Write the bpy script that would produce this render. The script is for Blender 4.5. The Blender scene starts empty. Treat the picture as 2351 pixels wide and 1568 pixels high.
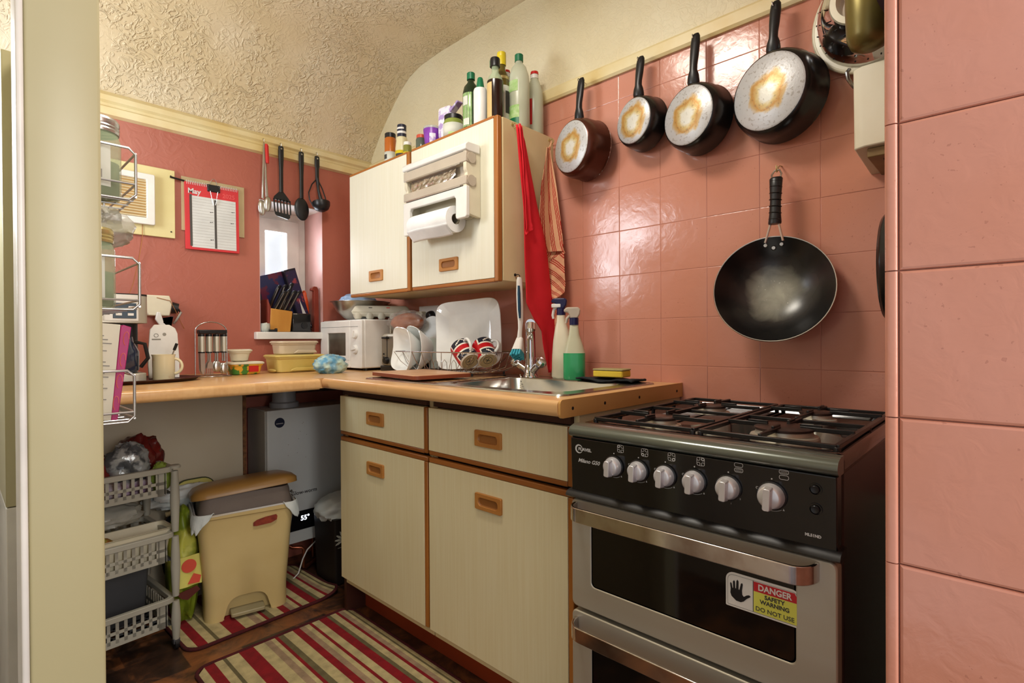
import bpy, bmesh, math, random
from mathutils import Matrix, Vector, noise as mnoise
random.seed(7)
PI = math.pi
scene = bpy.context.scene
COL = scene.collection

# ---------------------------------------------------------------- camera, world, lights, exposure
def make_camera():
    cd = bpy.data.cameras.new('camera'); co = bpy.data.objects.new('camera', cd); COL.objects.link(co)
    yaw, p, r = math.radians(46.64), math.radians(-.312), math.radians(-.352)
    f = Vector((math.sin(yaw)*math.cos(p), math.cos(yaw)*math.cos(p), math.sin(p)))
    rt = Vector((math.cos(yaw), -math.sin(yaw), 0)); up = rt.cross(f)
    rt2 = rt*math.cos(r)+up*math.sin(r); up2 = -rt*math.sin(r)+up*math.cos(r)
    M = Matrix((rt2, up2, -f)).transposed().to_4x4(); M.translation = (-1.573, -2.54, 1.05)
    co.matrix_world = M
    cd.sensor_width = 36; cd.lens = 36*1215.5/2351; cd.clip_start = .02; cd.clip_end = 100
    scene.camera = co
make_camera()

scene.view_settings.view_transform = 'Standard'
scene.view_settings.look = 'None'
scene.view_settings.gamma = 1
scene.view_settings.use_curve_mapping = False
scene.view_settings.exposure = 0.6

def lin(c):
    c = [v/255. for v in c]
    return tuple((v/12.92 if v <= .04045 else ((v+.055)/1.055)**2.4) for v in c)+(1.,)

w = bpy.data.worlds.new('sky'); scene.world = w; w.use_nodes = True
bg = w.node_tree.nodes['Background']; bg.inputs[0].default_value = (.93, .96, 1., 1); bg.inputs[1].default_value = .55

def area(name, loc, target, sx, sy, power, color, spread=PI):
    ld = bpy.data.lights.new(name, 'AREA'); ld.shape = 'RECTANGLE'; ld.size = sx; ld.size_y = sy
    ld.energy = power; ld.color = color; ld.spread = spread
    o = bpy.data.objects.new(name, ld); COL.objects.link(o); o.location = loc
    d = Vector(target)-Vector(loc); o.rotation_euler = d.to_track_quat('-Z', 'Y').to_euler()
    return o
# daylight falling through the window in the left wall and the small window in the far wall
area('window_daylight_left', (-1.99, -.47, 1.55), (-.3, -1.5, 1.25), .50, .8, 17, (.88, .94, 1.))
area('window_daylight_far', (-.43, .30, 1.45), (-.43, -1, 1.1), .26, .5, 7, (.82, .9, 1.))
# added fill light behind the camera, brightens the space under the worktop
area('fill_behind_camera', (-1.05, -3.6, 1.45), (-.9, -.4, .7), .9, 1.1, 21, (1., .96, .9))
area('added_ceiling_fill', (-.95, -1.55, 2.33), (-.95, -1.5, 0), .35, .35, 10, (1., .93, .82))  # added overhead fill for the room, no light fitting stands here

# ---------------------------------------------------------------- materials
MATS = {}
def nt(name):
    m = bpy.data.materials.new(name); m.use_nodes = True
    n = m.node_tree; b = n.nodes['Principled BSDF']
    return m, n, b
def N(n, t, **k):
    x = n.nodes.new(t)
    for a, v in k.items():
        if a.startswith('i_'):
            x.inputs[a[2:].replace('_', ' ')].default_value = v
        else: setattr(x, a, v)
    return x
def ramp(n, fac, stops):
    r = n.nodes.new('ShaderNodeValToRGB'); e = r.color_ramp.elements
    while len(e) < len(stops): e.new(.5)
    for q, (p, c) in zip(e, stops): q.position = p; q.color = c if len(c) == 4 else lin(c)
    n.links.new(fac, r.inputs[0]); return r.outputs[0]
def coord(n, scale=(1, 1, 1), kind='Object'):
    tc = n.nodes.new('ShaderNodeTexCoord'); mp = n.nodes.new('ShaderNodeMapping'); mp.inputs['Scale'].default_value = scale
    n.links.new(tc.outputs[kind], mp.inputs[0]); return mp.outputs[0]
def noise(n, vec, scale, detail=4, dist=0, rough=.5):
    x = N(n, 'ShaderNodeTexNoise'); x.inputs['Scale'].default_value = scale; x.inputs['Detail'].default_value = detail
    x.inputs['Distortion'].default_value = dist; x.inputs['Roughness'].default_value = rough
    n.links.new(vec, x.inputs['Vector']); return x.outputs['Fac']
def bump(n, b, h, strength, dist=.002):
    x = N(n, 'ShaderNodeBump'); x.inputs['Strength'].default_value = strength; x.inputs['Distance'].default_value = dist
    n.links.new(h, x.inputs['Height']); n.links.new(x.outputs[0], b.inputs['Normal'])
def mth(n, op, a, b=None, clamp=False):
    x = n.nodes.new('ShaderNodeMath'); x.operation = op; x.use_clamp = clamp
    for i, v in enumerate((a, b)):
        if v is None: continue
        if isinstance(v, (int, float)): x.inputs[i].default_value = v
        else: n.links.new(v, x.inputs[i])
    return x.outputs[0]
def mixc(n, fac, a, b):
    x = n.nodes.new('ShaderNodeMix'); x.data_type = 'RGBA'
    if isinstance(fac, (int, float)): x.inputs[0].default_value = fac
    else: n.links.new(fac, x.inputs[0])
    for i, v in ((6, a), (7, b)):
        if isinstance(v, tuple): x.inputs[i].default_value = v if len(v) == 4 else lin(v)
        else: n.links.new(v, x.inputs[i])
    return x.outputs[2]
def pm(name, c, rough=.5, metal=0, c2=None, sc=8, bmp=0, bsc=60, bd=.001, coat=0, trans=0, ior=1.45, alpha=1,
       es=0, stretch=(1, 1, 1), sub=0, lo=.35, hi=.65):
    """general procedural material: two colours mixed by noise, optional relief"""
    m, n, b = nt(name)
    v = coord(n, stretch)
    if c2 is None: c2 = tuple(x*.93 for x in c)
    f = noise(n, v, sc, 5)
    col = ramp(n, f, [(lo, c), (hi, c2)])
    n.links.new(col, b.inputs['Base Color'])
    b.inputs['Roughness'].default_value = rough; b.inputs['Metallic'].default_value = metal
    b.inputs['Coat Weight'].default_value = coat; b.inputs['Coat Roughness'].default_value = .08
    b.inputs['Transmission Weight'].default_value = trans; b.inputs['IOR'].default_value = ior
    b.inputs['Alpha'].default_value = alpha
    if sub: b.inputs['Subsurface Weight'].default_value = sub; b.inputs['Subsurface Radius'].default_value = (.01, .01, .01)
    if es: n.links.new(col, b.inputs['Emission Color']); b.inputs['Emission Strength'].default_value = es
    if bmp: bump(n, b, noise(n, v, bsc, 3), bmp, bd)
    MATS[name] = m
    return m

# ---------------------------------------------------------------- mesh builder
I4 = Matrix.Identity(4)
def FX(x, y, z):   # frame on a face that looks toward -x: u to the right (-y), v up, w out
    return Matrix(((0, 0, -1, x), (-1, 0, 0, y), (0, 1, 0, z), (0, 0, 0, 1)))
def FY(x, y, z):   # frame on a face that looks toward -y: u +x, v up, w out (-y)
    return Matrix(((1, 0, 0, x), (0, 0, -1, y), (0, 1, 0, z), (0, 0, 0, 1)))
def T(x, y, z): return Matrix.Translation((x, y, z))
def R(ax, deg): return Matrix.Rotation(math.radians(deg), 4, ax)
def S(x, y, z): return Matrix.Diagonal((x, y, z, 1))

class G:
    def __init__(s, M=I4): s.v = []; s.f = []; s.mi = []; s.m = 0; s.M = M
    def add(s, vs, fs):
        o = len(s.v); s.v += [s.M @ Vector(p) for p in vs]
        for f in fs: s.f.append([i+o for i in f]); s.mi.append(s.m)
        return s
    def box(s, x0, x1, y0, y1, z0, z1):
        x0, x1 = min(x0, x1), max(x0, x1); y0, y1 = min(y0, y1), max(y0, y1); z0, z1 = min(z0, z1), max(z0, z1)
        return s.add([(x0, y0, z0), (x1, y0, z0), (x1, y1, z0), (x0, y1, z0), (x0, y0, z1), (x1, y0, z1), (x1, y1, z1), (x0, y1, z1)],
                     [(0, 3, 2, 1), (4, 5, 6, 7), (0, 1, 5, 4), (1, 2, 6, 5), (2, 3, 7, 6), (3, 0, 4, 7)])
    def lathe(s, prof, n=32, M=I4, paint=None):
        vs, fs, ms = [], [], []; rows = []
        for r, z in prof:
            if r < 1e-6: rows.append([len(vs)]); vs.append(M @ Vector((0, 0, z)))
            else:
                rows.append(list(range(len(vs), len(vs)+n)))
                vs += [M @ Vector((r*math.cos(2*PI*k/n), r*math.sin(2*PI*k/n), z)) for k in range(n)]
        for j, (a, b) in enumerate(zip(rows, rows[1:])):
            for k in range(n):
                k2 = (k+1) % n
                if len(a) == 1 and len(b) == 1: continue
                if len(a) == 1: fs.append((a[0], b[k], b[k2]))
                elif len(b) == 1: fs.append((a[k], a[k2], b[0]))
                else: fs.append((a[k], a[k2], b[k2], b[k]))
                ms.append(paint(k/n, j) if paint else s.m)
        o = len(s.mi); s.add(vs, fs); s.mi[o:] = ms
        return s
    def cyl(s, a, b, r, r2=None, n=20):
        a = Vector(a); b = Vector(b); L = (b-a).length
        M = T(*a) @ (b-a).to_track_quat('Z', 'Y').to_matrix().to_4x4()
        return s.lathe([(0, 0), (r, 0), (r if r2 is None else r2, L), (0, L)], n, M)
    def tube(s, pts, r, n=6, closed=False, flat=None):
        P = [Vector(p) for p in pts]; m = len(P); vs = []; nrm = None
        for i, p in enumerate(P):
            a = P[(i-1) % m] if (closed or i > 0) else p; b = P[(i+1) % m] if (closed or i < m-1) else p
            t = (b-a).normalized()
            if nrm is None: nrm = t.orthogonal().normalized()
            nrm = (nrm-t*nrm.dot(t)); nrm = nrm.normalized() if nrm.length > 1e-6 else t.orthogonal().normalized()
            bi = t.cross(nrm); rr_ = r[i] if isinstance(r, (list, tuple)) else r
            for k in range(n):
                an = 2*PI*k/n; vs.append(p+(nrm*math.cos(an)+bi*math.sin(an))*rr_)
        fs = []
        for i in range(m if closed else m-1):
            for k in range(n):
                k2 = (k+1) % n; j = (i+1) % m
                fs.append((i*n+k, i*n+k2, j*n+k2, j*n+k))
        if not closed: fs += [tuple(range(n))[::-1], tuple(range((m-1)*n, m*n))]
        return s.add(vs, fs)
    def prism(s, poly, z0, z1, M=I4):
        n = len(poly)
        vs = [M @ Vector((x, y, z0)) for x, y in poly]+[M @ Vector((x, y, z1)) for x, y in poly]
        return s.add(vs, [tuple(range(n))[::-1], tuple(range(n, 2*n))]+[(k, (k+1) % n, n+(k+1) % n, n+k) for k in range(n)])
    def ring(s, outer, inner, z0, z1, M=I4):
        n = len(outer); vs = []
        for z in (z0, z1):
            for L in (outer, inner): vs += [M @ Vector((x, y, z)) for x, y in L]
        fs = []
        for k in range(n):
            j = (k+1) % n
            fs += [(k, n+k, n+j, j), (2*n+k, 2*n+j, 3*n+j, 3*n+k), (k, j, 2*n+j, 2*n+k), (n+k, 3*n+k, 3*n+j, n+j)]
        return s.add(vs, fs)
    def loft(s, loops, cap0=True, cap1=True, M=I4):
        n = len(loops[0]); vs = []
        for L in loops: vs += [M @ Vector(p) for p in L]
        fs = []
        for j in range(len(loops)-1):
            for k in range(n):
                k2 = (k+1) % n; fs.append((j*n+k, j*n+k2, (j+1)*n+k2, (j+1)*n+k))
        if cap0: fs.append(tuple(range(n))[::-1])
        if cap1: fs.append(tuple(range((len(loops)-1)*n, len(loops)*n)))
        return s.add(vs, fs)
    def surf(s, fn, nu, nv, paint=None, M=I4):
        vs = [M @ Vector(fn(i/nu, j/nv)) for j in range(nv+1) for i in range(nu+1)]; fs = []; ms = []
        for j in range(nv):
            for i in range(nu):
                a = j*(nu+1)+i; fs.append((a, a+1, a+nu+2, a+nu+1)); ms.append(paint((i+.5)/nu, (j+.5)/nv) if paint else s.m)
        o = len(s.mi); s.add(vs, fs); s.mi[o:] = ms
        return s
    def blob(s, c, r, nu=20, nv=14, amp=.15, fr=3., seed=0, flatb=None, crease=True, paint=None):
        """crumpled bag / lump"""
        c = Vector(c)
        def fn(u, v):
            th = PI*v; ph = 2*PI*u
            d = Vector((math.sin(th)*math.cos(ph), math.sin(th)*math.sin(ph), -math.cos(th)))
            q = d*fr+Vector((seed*3.1, seed*1.7, seed*.9))
            k = mnoise.noise(q)
            if crease: k = 1-2*abs(k)*1.6+.4*mnoise.noise(q*2.7)
            p = Vector((d.x*r[0], d.y*r[1], d.z*r[2]))*(1+amp*k)
            if flatb is not None: p.z = max(p.z, flatb)
            return c+p
        return s.surf(fn, nu, nv, paint)

def rr(x0, y0, x1, y1, r, n=4):
    """rounded rectangle, counter-clockwise; r may be a 4-tuple (bl, br, tr, tl)"""
    R4 = r if isinstance(r, tuple) else (r,)*4; out = []
    for (cx, cy, a0), q in zip(((x0, y0, PI), (x1, y0, 1.5*PI), (x1, y1, 0), (x0, y1, .5*PI)), R4):
        px = cx+(q if cx == x0 else -q); py = cy+(q if cy == y0 else -q)
        for k in range(n+1):
            a = a0+.5*PI*k/n; out.append((px+q*math.cos(a), py+q*math.sin(a)))
    return out
def circ(cx, cy, r, n=24, ry=None): return [(cx+r*math.cos(2*PI*k/n), cy+(ry or r)*math.sin(2*PI*k/n)) for k in range(n)]

WINV = {}
def root_of(o):
    while o.parent: o = o.parent
    return o
def obj(name, g, mat, parent=None, smooth=None, bevel=0, seg=2, solid=0, subsurf=0, weld=False):
    me = bpy.data.meshes.new(name)
    v = g.v
    if parent is not None:
        W = WINV.get(root_of(parent))
        if W is not None: v = [W @ p for p in v]
    me.from_pydata([tuple(p) for p in v], [], g.f)
    for m in (mat if isinstance(mat, (list, tuple)) else [mat]): me.materials.append(m)
    if max(g.mi, default=0) > 0: me.polygons.foreach_set('material_index', g.mi)
    bm = bmesh.new(); bm.from_mesh(me)
    if weld: bmesh.ops.remove_doubles(bm, verts=bm.verts, dist=1e-5)
    bmesh.ops.recalc_face_normals(bm, faces=bm.faces); bm.to_mesh(me); bm.free()
    if smooth is None: smooth = 35
    if smooth:
        me.polygons.foreach_set('use_smooth', [True]*len(me.polygons))
        me.set_sharp_from_angle(angle=math.radians(smooth))
    me.update()
    o = bpy.data.objects.new(name, me); COL.objects.link(o)
    if parent is not None: o.parent = parent
    if solid:
        md = o.modifiers.new('s', 'SOLIDIFY'); md.thickness = solid; md.offset = 0
    if bevel:
        md = o.modifiers.new('b', 'BEVEL'); md.width = bevel; md.segments = seg; md.limit_method = 'ANGLE'; md.angle_limit = .6
        md.harden_normals = False
    if subsurf:
        md = o.modifiers.new('u', 'SUBSURF'); md.levels = subsurf; md.render_levels = subsurf
    return o
def thing(name, label, cat, loc=(0, 0, 0), rotz=0, group=None, world=True):
    """an Empty at the thing's base; world=True: its parts are given in room coordinates, else in its own"""
    o = bpy.data.objects.new(name, None); COL.objects.link(o); o.empty_display_size = .03
    o.location = loc; o.rotation_euler = (0, 0, math.radians(rotz)); o['label'] = label; o['category'] = cat
    if group: o['group'] = group
    if world: WINV[o] = (T(*loc) @ R('Z', rotz)).inverted()
    return o
def tag(o, label, cat, group=None, kind=None):
    o['label'] = label; o['category'] = cat
    if group: o['group'] = group
    if kind: o['kind'] = kind
    return o
def struct(name, g, mat, **k):
    o = obj(name, g, mat, **k); o['kind'] = 'structure'; return o
def text(s, size, M, mat, parent, name='lettering', shear=0, bold=0, align='CENTER', depth=.0002, sx=1):
    c = bpy.data.curves.new(name, 'FONT'); c.body = s; c.size = size; c.align_x = align; c.align_y = 'CENTER'
    c.extrude = depth; c.shear = shear; c.offset = bold; c.resolution_u = 3
    t = bpy.data.objects.new('tmp', c); COL.objects.link(t)
    bpy.context.view_layer.update()
    me = bpy.data.meshes.new_from_object(t.evaluated_get(bpy.context.evaluated_depsgraph_get()))
    bpy.data.objects.remove(t)
    MM = M @ S(sx, 1, 1)
    W = WINV.get(root_of(parent))
    if W is not None: MM = W @ MM
    me.transform(MM); me.materials.clear(); me.materials.append(mat)
    o = bpy.data.objects.new(name, me); COL.objects.link(o); o.parent = parent
    return o
# ---------------------------------------------------------------- the materials
def mk_ceiling():
    m, n, b = nt('artex'); v = coord(n)
    w1 = noise(n, v, 30, 2, 2.6, .5); w2 = noise(n, v, 11, 3, .8)
    msk = ramp(n, noise(n, v, 4, 2), [(.36, (.15, .15, .15, 1)), (.54, (1, 1, 1, 1))])
    r1 = ramp(n, w1, [(.46, (0, 0, 0, 1)), (.74, (1, 1, 1, 1))])
    r1 = mth(n, 'MULTIPLY', r1, msk); h = mth(n, 'ADD', mth(n, 'MULTIPLY', r1, .8), mth(n, 'MULTIPLY', w2, .55))
    big = noise(n, v, 1.6, 3)
    col = ramp(n, big, [(.35, (228, 216, 190)), (.62, (212, 194, 156))])
    n.links.new(col, b.inputs['Base Color']); b.inputs['Roughness'].default_value = .5
    bump(n, b, h, .75, .009); return m
M_CEIL = mk_ceiling()
def mk_rough(name, c, c2, bs=.5, dist=.004, sc=38, rough=.55):
    m, n, b = nt(name); v = coord(n)
    col = ramp(n, noise(n, v, 1.8, 4), [(.35, c), (.7, c2)]); n.links.new(col, b.inputs['Base Color'])
    w1 = noise(n, v, sc, 3, 1.2); r1 = mth(n, 'ABSOLUTE', mth(n, 'SUBTRACT', w1, .5))
    r1 = mth(n, 'SUBTRACT', 1, mth(n, 'MULTIPLY', r1, 10), True)
    bump(n, b, r1, bs, dist); b.inputs['Roughness'].default_value = rough; return m
M_PLASTER = mk_rough('cream_plaster', (228, 220, 190), (214, 200, 160), .35, .003)
M_FARWALL = mk_rough('terracotta_paint', (176, 102, 84), (166, 92, 76), .10, .003, 14, .38)
M_RAIL = pm('rail_paint', (226, 214, 172), .35, c2=(214, 190, 128), sc=5, bmp=.25, bsc=30)
M_UNDER = mk_rough('cream_wall_paint', (205, 196, 176), (190, 176, 148), .08, .002, 12)
M_DOORPAINT = pm('cream_gloss_paint', (190, 184, 148), .3, c2=(184, 176, 136), sc=2, bmp=.12, bsc=9)
M_WHITE = pm('white_paint', (240, 238, 232), .3)
def mk_tile(name, c, c2, c3):
    m, n, b = nt(name); v = coord(n, kind='Object')
    g = n.nodes.new('ShaderNodeNewGeometry'); v = g.outputs['Position']
    a = ramp(n, noise(n, v, 3.0, 4), [(.35, c), (.65, c2)])
    sp = noise(n, v, 160, 2); sp2 = noise(n, v, 7, 3)
    k = mth(n, 'MULTIPLY', mth(n, 'GREATER_THAN', sp, .70), mth(n, 'GREATER_THAN', sp2, .52))
    col = mixc(n, mth(n, 'MULTIPLY', k, .35), a, c3); n.links.new(col, b.inputs['Base Color'])
    b.inputs['Roughness'].default_value = .16
    rg = mth(n, 'ADD', mth(n, 'MULTIPLY', noise(n, v, 12, 4), .22), .06); n.links.new(rg, b.inputs['Roughness'])
    hh = mth(n, 'ADD', noise(n, v, 42, 4, .6), mth(n, 'MULTIPLY', noise(n, v, 8, 2), 1.6))
    bump(n, b, hh, .22, .0025); return m
M_TILE = mk_tile('pink_painted_tile', (205, 144, 126), (199, 133, 109), (145, 84, 68))
M_GROUT = pm('painted_grout', (202, 138, 118), .4)
def mk_floor():
    m, n, b = nt('vinyl_floor'); v = coord(n)
    br = N(n, 'ShaderNodeTexBrick'); br.inputs['Scale'].default_value = 1; br.inputs['Brick Width'].default_value = .30; br.inputs['Row Height'].default_value = .155
    br.inputs['Mortar Size'].default_value = .0012; br.inputs['Color1'].default_value = (1, 1, 1, 1); br.inputs['Color2'].default_value = (0, 0, 0, 1); br.inputs['Mortar'].default_value = (.5, .5, .5, 1)
    n.links.new(v, br.inputs['Vector'])
    a = noise(n, v, 9, 6, .9, .65); c = noise(n, v, 3.5, 4, .4)
    s = mth(n, 'ADD', mth(n, 'MULTIPLY', a, .8), mth(n, 'MULTIPLY', c, .35)); s = mth(n, 'ADD', s, mth(n, 'MULTIPLY', mth(n, 'SUBTRACT', br.outputs[0], .4), .2))
    col = ramp(n, s, [(.42, (34, 24, 20)), (.56, (66, 44, 32)), (.66, (112, 70, 42)), (.80, (150, 92, 50))])
    n.links.new(col, b.inputs['Base Color']); b.inputs['Roughness'].default_value = .38
    bump(n, b, noise(n, v, 60, 3), .2, .001); return m
M_FLOOR = mk_floor()
def mk_beech():
    m, n, b = nt('beech_block'); g = n.nodes.new('ShaderNodeNewGeometry')
    mp = N(n, 'ShaderNodeMapping'); n.links.new(g.outputs['Position'], mp.inputs[0]); v = mp.outputs[0]
    mp.inputs['Rotation'].default_value = (0, 0, PI/2)
    br = N(n, 'ShaderNodeTexBrick'); br.inputs['Scale'].default_value = 1; br.inputs['Brick Width'].default_value = .26; br.inputs['Row Height'].default_value = .042
    br.inputs['Mortar Size'].default_value = .0; br.inputs['Color1'].default_value = (1, 1, 1, 1); br.inputs['Color2'].default_value = (0, 0, 0, 1)
    n.links.new(v, br.inputs['Vector'])
    s = mth(n, 'ADD', mth(n, 'MULTIPLY', noise(n, coord(n, (30, 3, 30)), 3, 4), .6), mth(n, 'MULTIPLY', br.outputs[0], .3))
    col = ramp(n, s, [(.2, (222, 180, 126)), (.7, (206, 158, 104))]); n.links.new(col, b.inputs['Base Color'])
    b.inputs['Roughness'].default_value = .28; return m
M_BEECH = mk_beech()
M_OAK = pm('oak_trim', (176, 112, 48), .35, c2=(140, 82, 30), sc=6, stretch=(1, 1, .15), bmp=.1)
M_OAKH = pm('oak_horizontal', (172, 108, 48), .35, c2=(138, 80, 32), sc=5, stretch=(1, .12, 1), bmp=.1)
M_HANDLE = pm('handle_wood', (190, 132, 66), .38, c2=(172, 112, 50), sc=20, stretch=(1, .3, 1))
M_HANDLE_IN = pm('handle_recess', (150, 96, 44), .45)
M_LAM = pm('cream_laminate', (228, 218, 180), .33, c2=(224, 212, 170), sc=14, stretch=(1, 9, .25), bmp=.06, bsc=90)
M_LAMW = pm('pale_laminate', (226, 224, 206), .33, c2=(222, 219, 198), sc=14, stretch=(1, 9, .25), bmp=.06, bsc=90)
M_LAMS = pm('cream_side', (224, 208, 164), .4, c2=(212, 194, 146), sc=4)
M_DARKWOOD = pm('dark_brown_rail', (66, 32, 22), .5)
M_DARK = pm('shadow_dark', (30, 24, 22), .7)
M_KICK = pm('kick_terracotta', (160, 66, 34), .35, c2=(142, 56, 30), sc=4)
M_STEEL = pm('stainless', (200, 198, 192), .28, 1, c2=(180, 178, 172), sc=12)
M_STEELB = pm('brushed_steel', (200, 198, 186), .42, .55, c2=(184, 176, 156), sc=5, stretch=(1, .1, 1))
M_KNOB = pm('satin_knob', (226, 226, 230), .3, .45, c2=(216, 214, 214))
M_CHROME = pm('chrome', (225, 225, 228), .07, 1)
M_WIRE = pm('chrome_wire', (190, 190, 192), .2, 1)
M_WIREW = pm('plated_wire', (196, 196, 194), .28, .8)
M_BLACK = pm('black_plastic', (20, 20, 22), .35, c2=(28, 28, 30))
M_BLACKG = pm('black_gloss', (14, 13, 15), .12, coat=.3, c2=(18, 17, 20))
M_ENAMEL = pm('black_enamel', (16, 14, 15), .10, coat=.6, c2=(22, 18, 18))
M_CASTIRON = pm('cast_iron', (26, 25, 26), .32, c2=(38, 36, 35), sc=40, bmp=.3, bsc=120)
M_MAROON = pm('cooker_side', (34, 18, 18), .3, c2=(28, 14, 15))
M_WPLAST = pm('white_plastic', (236, 234, 228), .35)
M_CPLAST = pm('cream_plastic', (226, 218, 192), .38)
M_WHITEC = pm('white_ceramic', (238, 240, 236), .12, coat=.4)
M_GREYP = pm('grey_lid', (120, 120, 122), .4)
M_PAPER = pm('kitchen_paper', (244, 244, 242), .9, bmp=.5, bsc=160)
M_TAUPE = pm('taupe_plastic', (190, 178, 160), .4)
M_FOIL = pm('foil', (205, 200, 194), .25, 1, bmp=.7, bsc=70, bd=.003)
M_RED = pm('red_cloth', (224, 34, 48), .85, c2=(208, 26, 40), sc=6, bmp=.4, bsc=400, bd=.0005)
M_TCREAM = pm('tea_towel_cream', (226, 178, 138), .9, c2=(216, 164, 126), sc=6, bmp=.4, bsc=300, bd=.0005)
M_TRED = pm('tea_towel_stripe', (176, 40, 34), .9)
M_REDP = pm('red_plastic', (206, 34, 30), .4)
M_BIN = pm('beige_bin', (214, 192, 136), .36, c2=(206, 182, 124), sc=5)
M_BINLID = pm('tan_bin_lid', (168, 128, 70), .35, c2=(158, 118, 60), sc=5)
M_LINER = pm('bin_liner', (228, 226, 224), .5, alpha=.85, bmp=.6, bsc=26, bd=.005)
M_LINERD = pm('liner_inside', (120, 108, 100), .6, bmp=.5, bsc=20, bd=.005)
M_BOILER = pm('boiler_white', (206, 210, 210), .3, c2=(198, 202, 200), sc=3)
M_GREYPIPE = pm('grey_flue', (150, 152, 156), .4)
M_COPPER = pm('copper_pipe', (176, 104, 78), .3, .9)
M_TROLLEY = pm('grey_trolley', (168, 166, 154), .45, c2=(158, 156, 144), sc=6)
M_TROLLEYD = pm('dark_grey_plastic', (74, 76, 80), .5)
M_GLASS = pm('clear_glass', (240, 248, 244), .02, trans=1, ior=1.3)
M_GLASSG = pm('greenish_glass', (186, 206, 170), .05, alpha=.45, ior=1.3)
M_LIDS = pm('gold_lid', (206, 190, 130), .25, .6)
M_SILVERLID = pm('silver_lid', (196, 196, 190), .25, .8)
M_HERB = pm('jar_contents', (140, 136, 112), .8, c2=(96, 88, 66), sc=40)
M_LABEL = pm('paper_label', (214, 216, 204), .7)
M_GREEN = pm('green_cap', (20, 110, 72), .4)
M_OLIVEG = pm('dark_green_glass', (20, 42, 22), .12, coat=.4, c2=(14, 30, 16))
M_LGREEN = pm('pale_green_label', (150, 196, 110), .6, c2=(190, 216, 160), sc=60)
M_YELLOW = pm('yellow_cap', (226, 204, 40), .35)
M_BROWNL = pm('brown_liquid', (64, 34, 20), .15, coat=.3)
M_AMBER = pm('amber_sauce', (190, 106, 36), .25, c2=(176, 92, 30))
M_SOY = pm('dark_sauce', (40, 24, 18), .15)
M_PET = pm('frosted_pet', (206, 212, 190), .25, alpha=.72, c2=(196, 204, 178))
M_PURPLE = pm('purple_foil', (110, 40, 150), .3, c2=(140, 70, 180), sc=30)
M_LILAC = pm('lilac_packet', (176, 150, 206), .4, c2=(232, 228, 240), sc=34, bmp=.5, bsc=30, bd=.003, lo=.45, hi=.52)
M_NAVY = pm('navy_plastic', (22, 24, 70), .35)
M_NAVYD = pm('dark_navy', (30, 36, 58), .4)
M_BLUEG = pm('blue_grip', (30, 70, 96), .4)
M_TEALB = pm('teal_bristle', (60, 170, 190), .7)
M_SPRAYG = pm('green_cleaner', (60, 170, 110), .2, sub=.1)
M_SPRAYT = pm('milky_bottle', (206, 206, 176), .3, alpha=.9)
M_SPONGE = pm('yellow_sponge', (232, 206, 72), .9, bmp=.6, bsc=180, c2=(222, 190, 60))
M_SCOUR = pm('scourer', (170, 160, 110), .95, bmp=.6, bsc=200)
M_CLOTHD = pm('dark_cloth', (30, 36, 40), .8, bmp=.3)
M_BLUEBAG = pm('blue_bag', (96, 156, 190), .3, c2=(190, 214, 200), sc=22, bmp=.8, bsc=30, bd=.006, lo=.42, hi=.6)
M_TUPY = pm('yellow_tub', (222, 200, 120), .3, c2=(214, 188, 100), alpha=.93)
M_TUPC = pm('clear_tub', (224, 206, 176), .3, alpha=.85)
M_TRAY = pm('brown_tray', (58, 20, 16), .3)
M_KNIFEW = pm('knife_block_wood', (206, 148, 66), .45, c2=(188, 128, 50), sc=16, stretch=(1, 1, .2))
M_BOARDW = pm('chopping_board', (186, 140, 104), .5, c2=(200, 158, 120), sc=9, stretch=(4, 1, 1))
M_BOARDE = pm('board_edge', (130, 62, 36), .5)
M_REDWOOD = pm('red_brown_wood', (132, 52, 36), .4)
M_ORANGE = pm('orange_bag', (226, 84, 30), .4, bmp=.5, bsc=20, bd=.004)
M_BREAD = pm('bread_crust', (176, 100, 54), .8, c2=(140, 72, 36), sc=16)
M_FILM = pm('cellophane', (230, 220, 210), .12, alpha=.22, bmp=.9, bsc=28, bd=.006)
M_EGG = pm('egg_box', (206, 202, 184), .9, bmp=.3, bsc=90)
M_CLEARP = pm('clear_plastic', (214, 224, 218), .2, alpha=.4)
M_MUGC = pm('cream_china', (228, 216, 178), .2, c2=(214, 176, 132), sc=26, lo=.6, hi=.72)
M_UJR = pm('flag_red', (190, 24, 34), .2); M_UJB = pm('flag_navy', (32, 38, 52), .2); M_UJW = pm('flag_white', (232, 226, 214), .2)
M_MUGB = pm('mug_base', (176, 160, 122), .3); M_MUGIN = pm('mug_mark', (150, 146, 128), .3)
M_PACKET = pm('crisp_packets', (120, 40, 34), .3, c2=(160, 160, 156), sc=16, bmp=.9, bsc=30, bd=.008, lo=.5, hi=.54)
M_PACKG = pm('silver_packet', (168, 172, 172), .28, .3, c2=(90, 94, 98), sc=28, bmp=.9, bsc=30, bd=.006, lo=.46, hi=.56)
M_GREENBAG = pm('green_shopping_bag', (122, 140, 36), .4, c2=(206, 206, 84), sc=7, bmp=.7, bsc=14, bd=.006, lo=.48, hi=.56)
M_WHITEBAG = pm('white_carrier_bag', (206, 216, 216), .45, c2=(226, 230, 228), bmp=.7, bsc=16, bd=.008)
M_GREYBAG = pm('grey_clear_bag', (206, 204, 192), .3, alpha=.6, bmp=.8, bsc=20, bd=.006)
M_MAGENTA = pm('magenta_print', (176, 20, 104), .45)
M_CARTON = pm('carton_cream', (222, 216, 196), .6)
M_INK = pm('ink', (60, 58, 56), .6)
M_INKL = pm('pale_ink', (150, 146, 136), .6)
M_STKR_R = pm('sign_red', (196, 36, 40), .45); M_STKR_Y = pm('sign_yellow', (222, 220, 90), .45); M_STKR_W = pm('sign_white', (226, 222, 212), .45)
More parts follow.
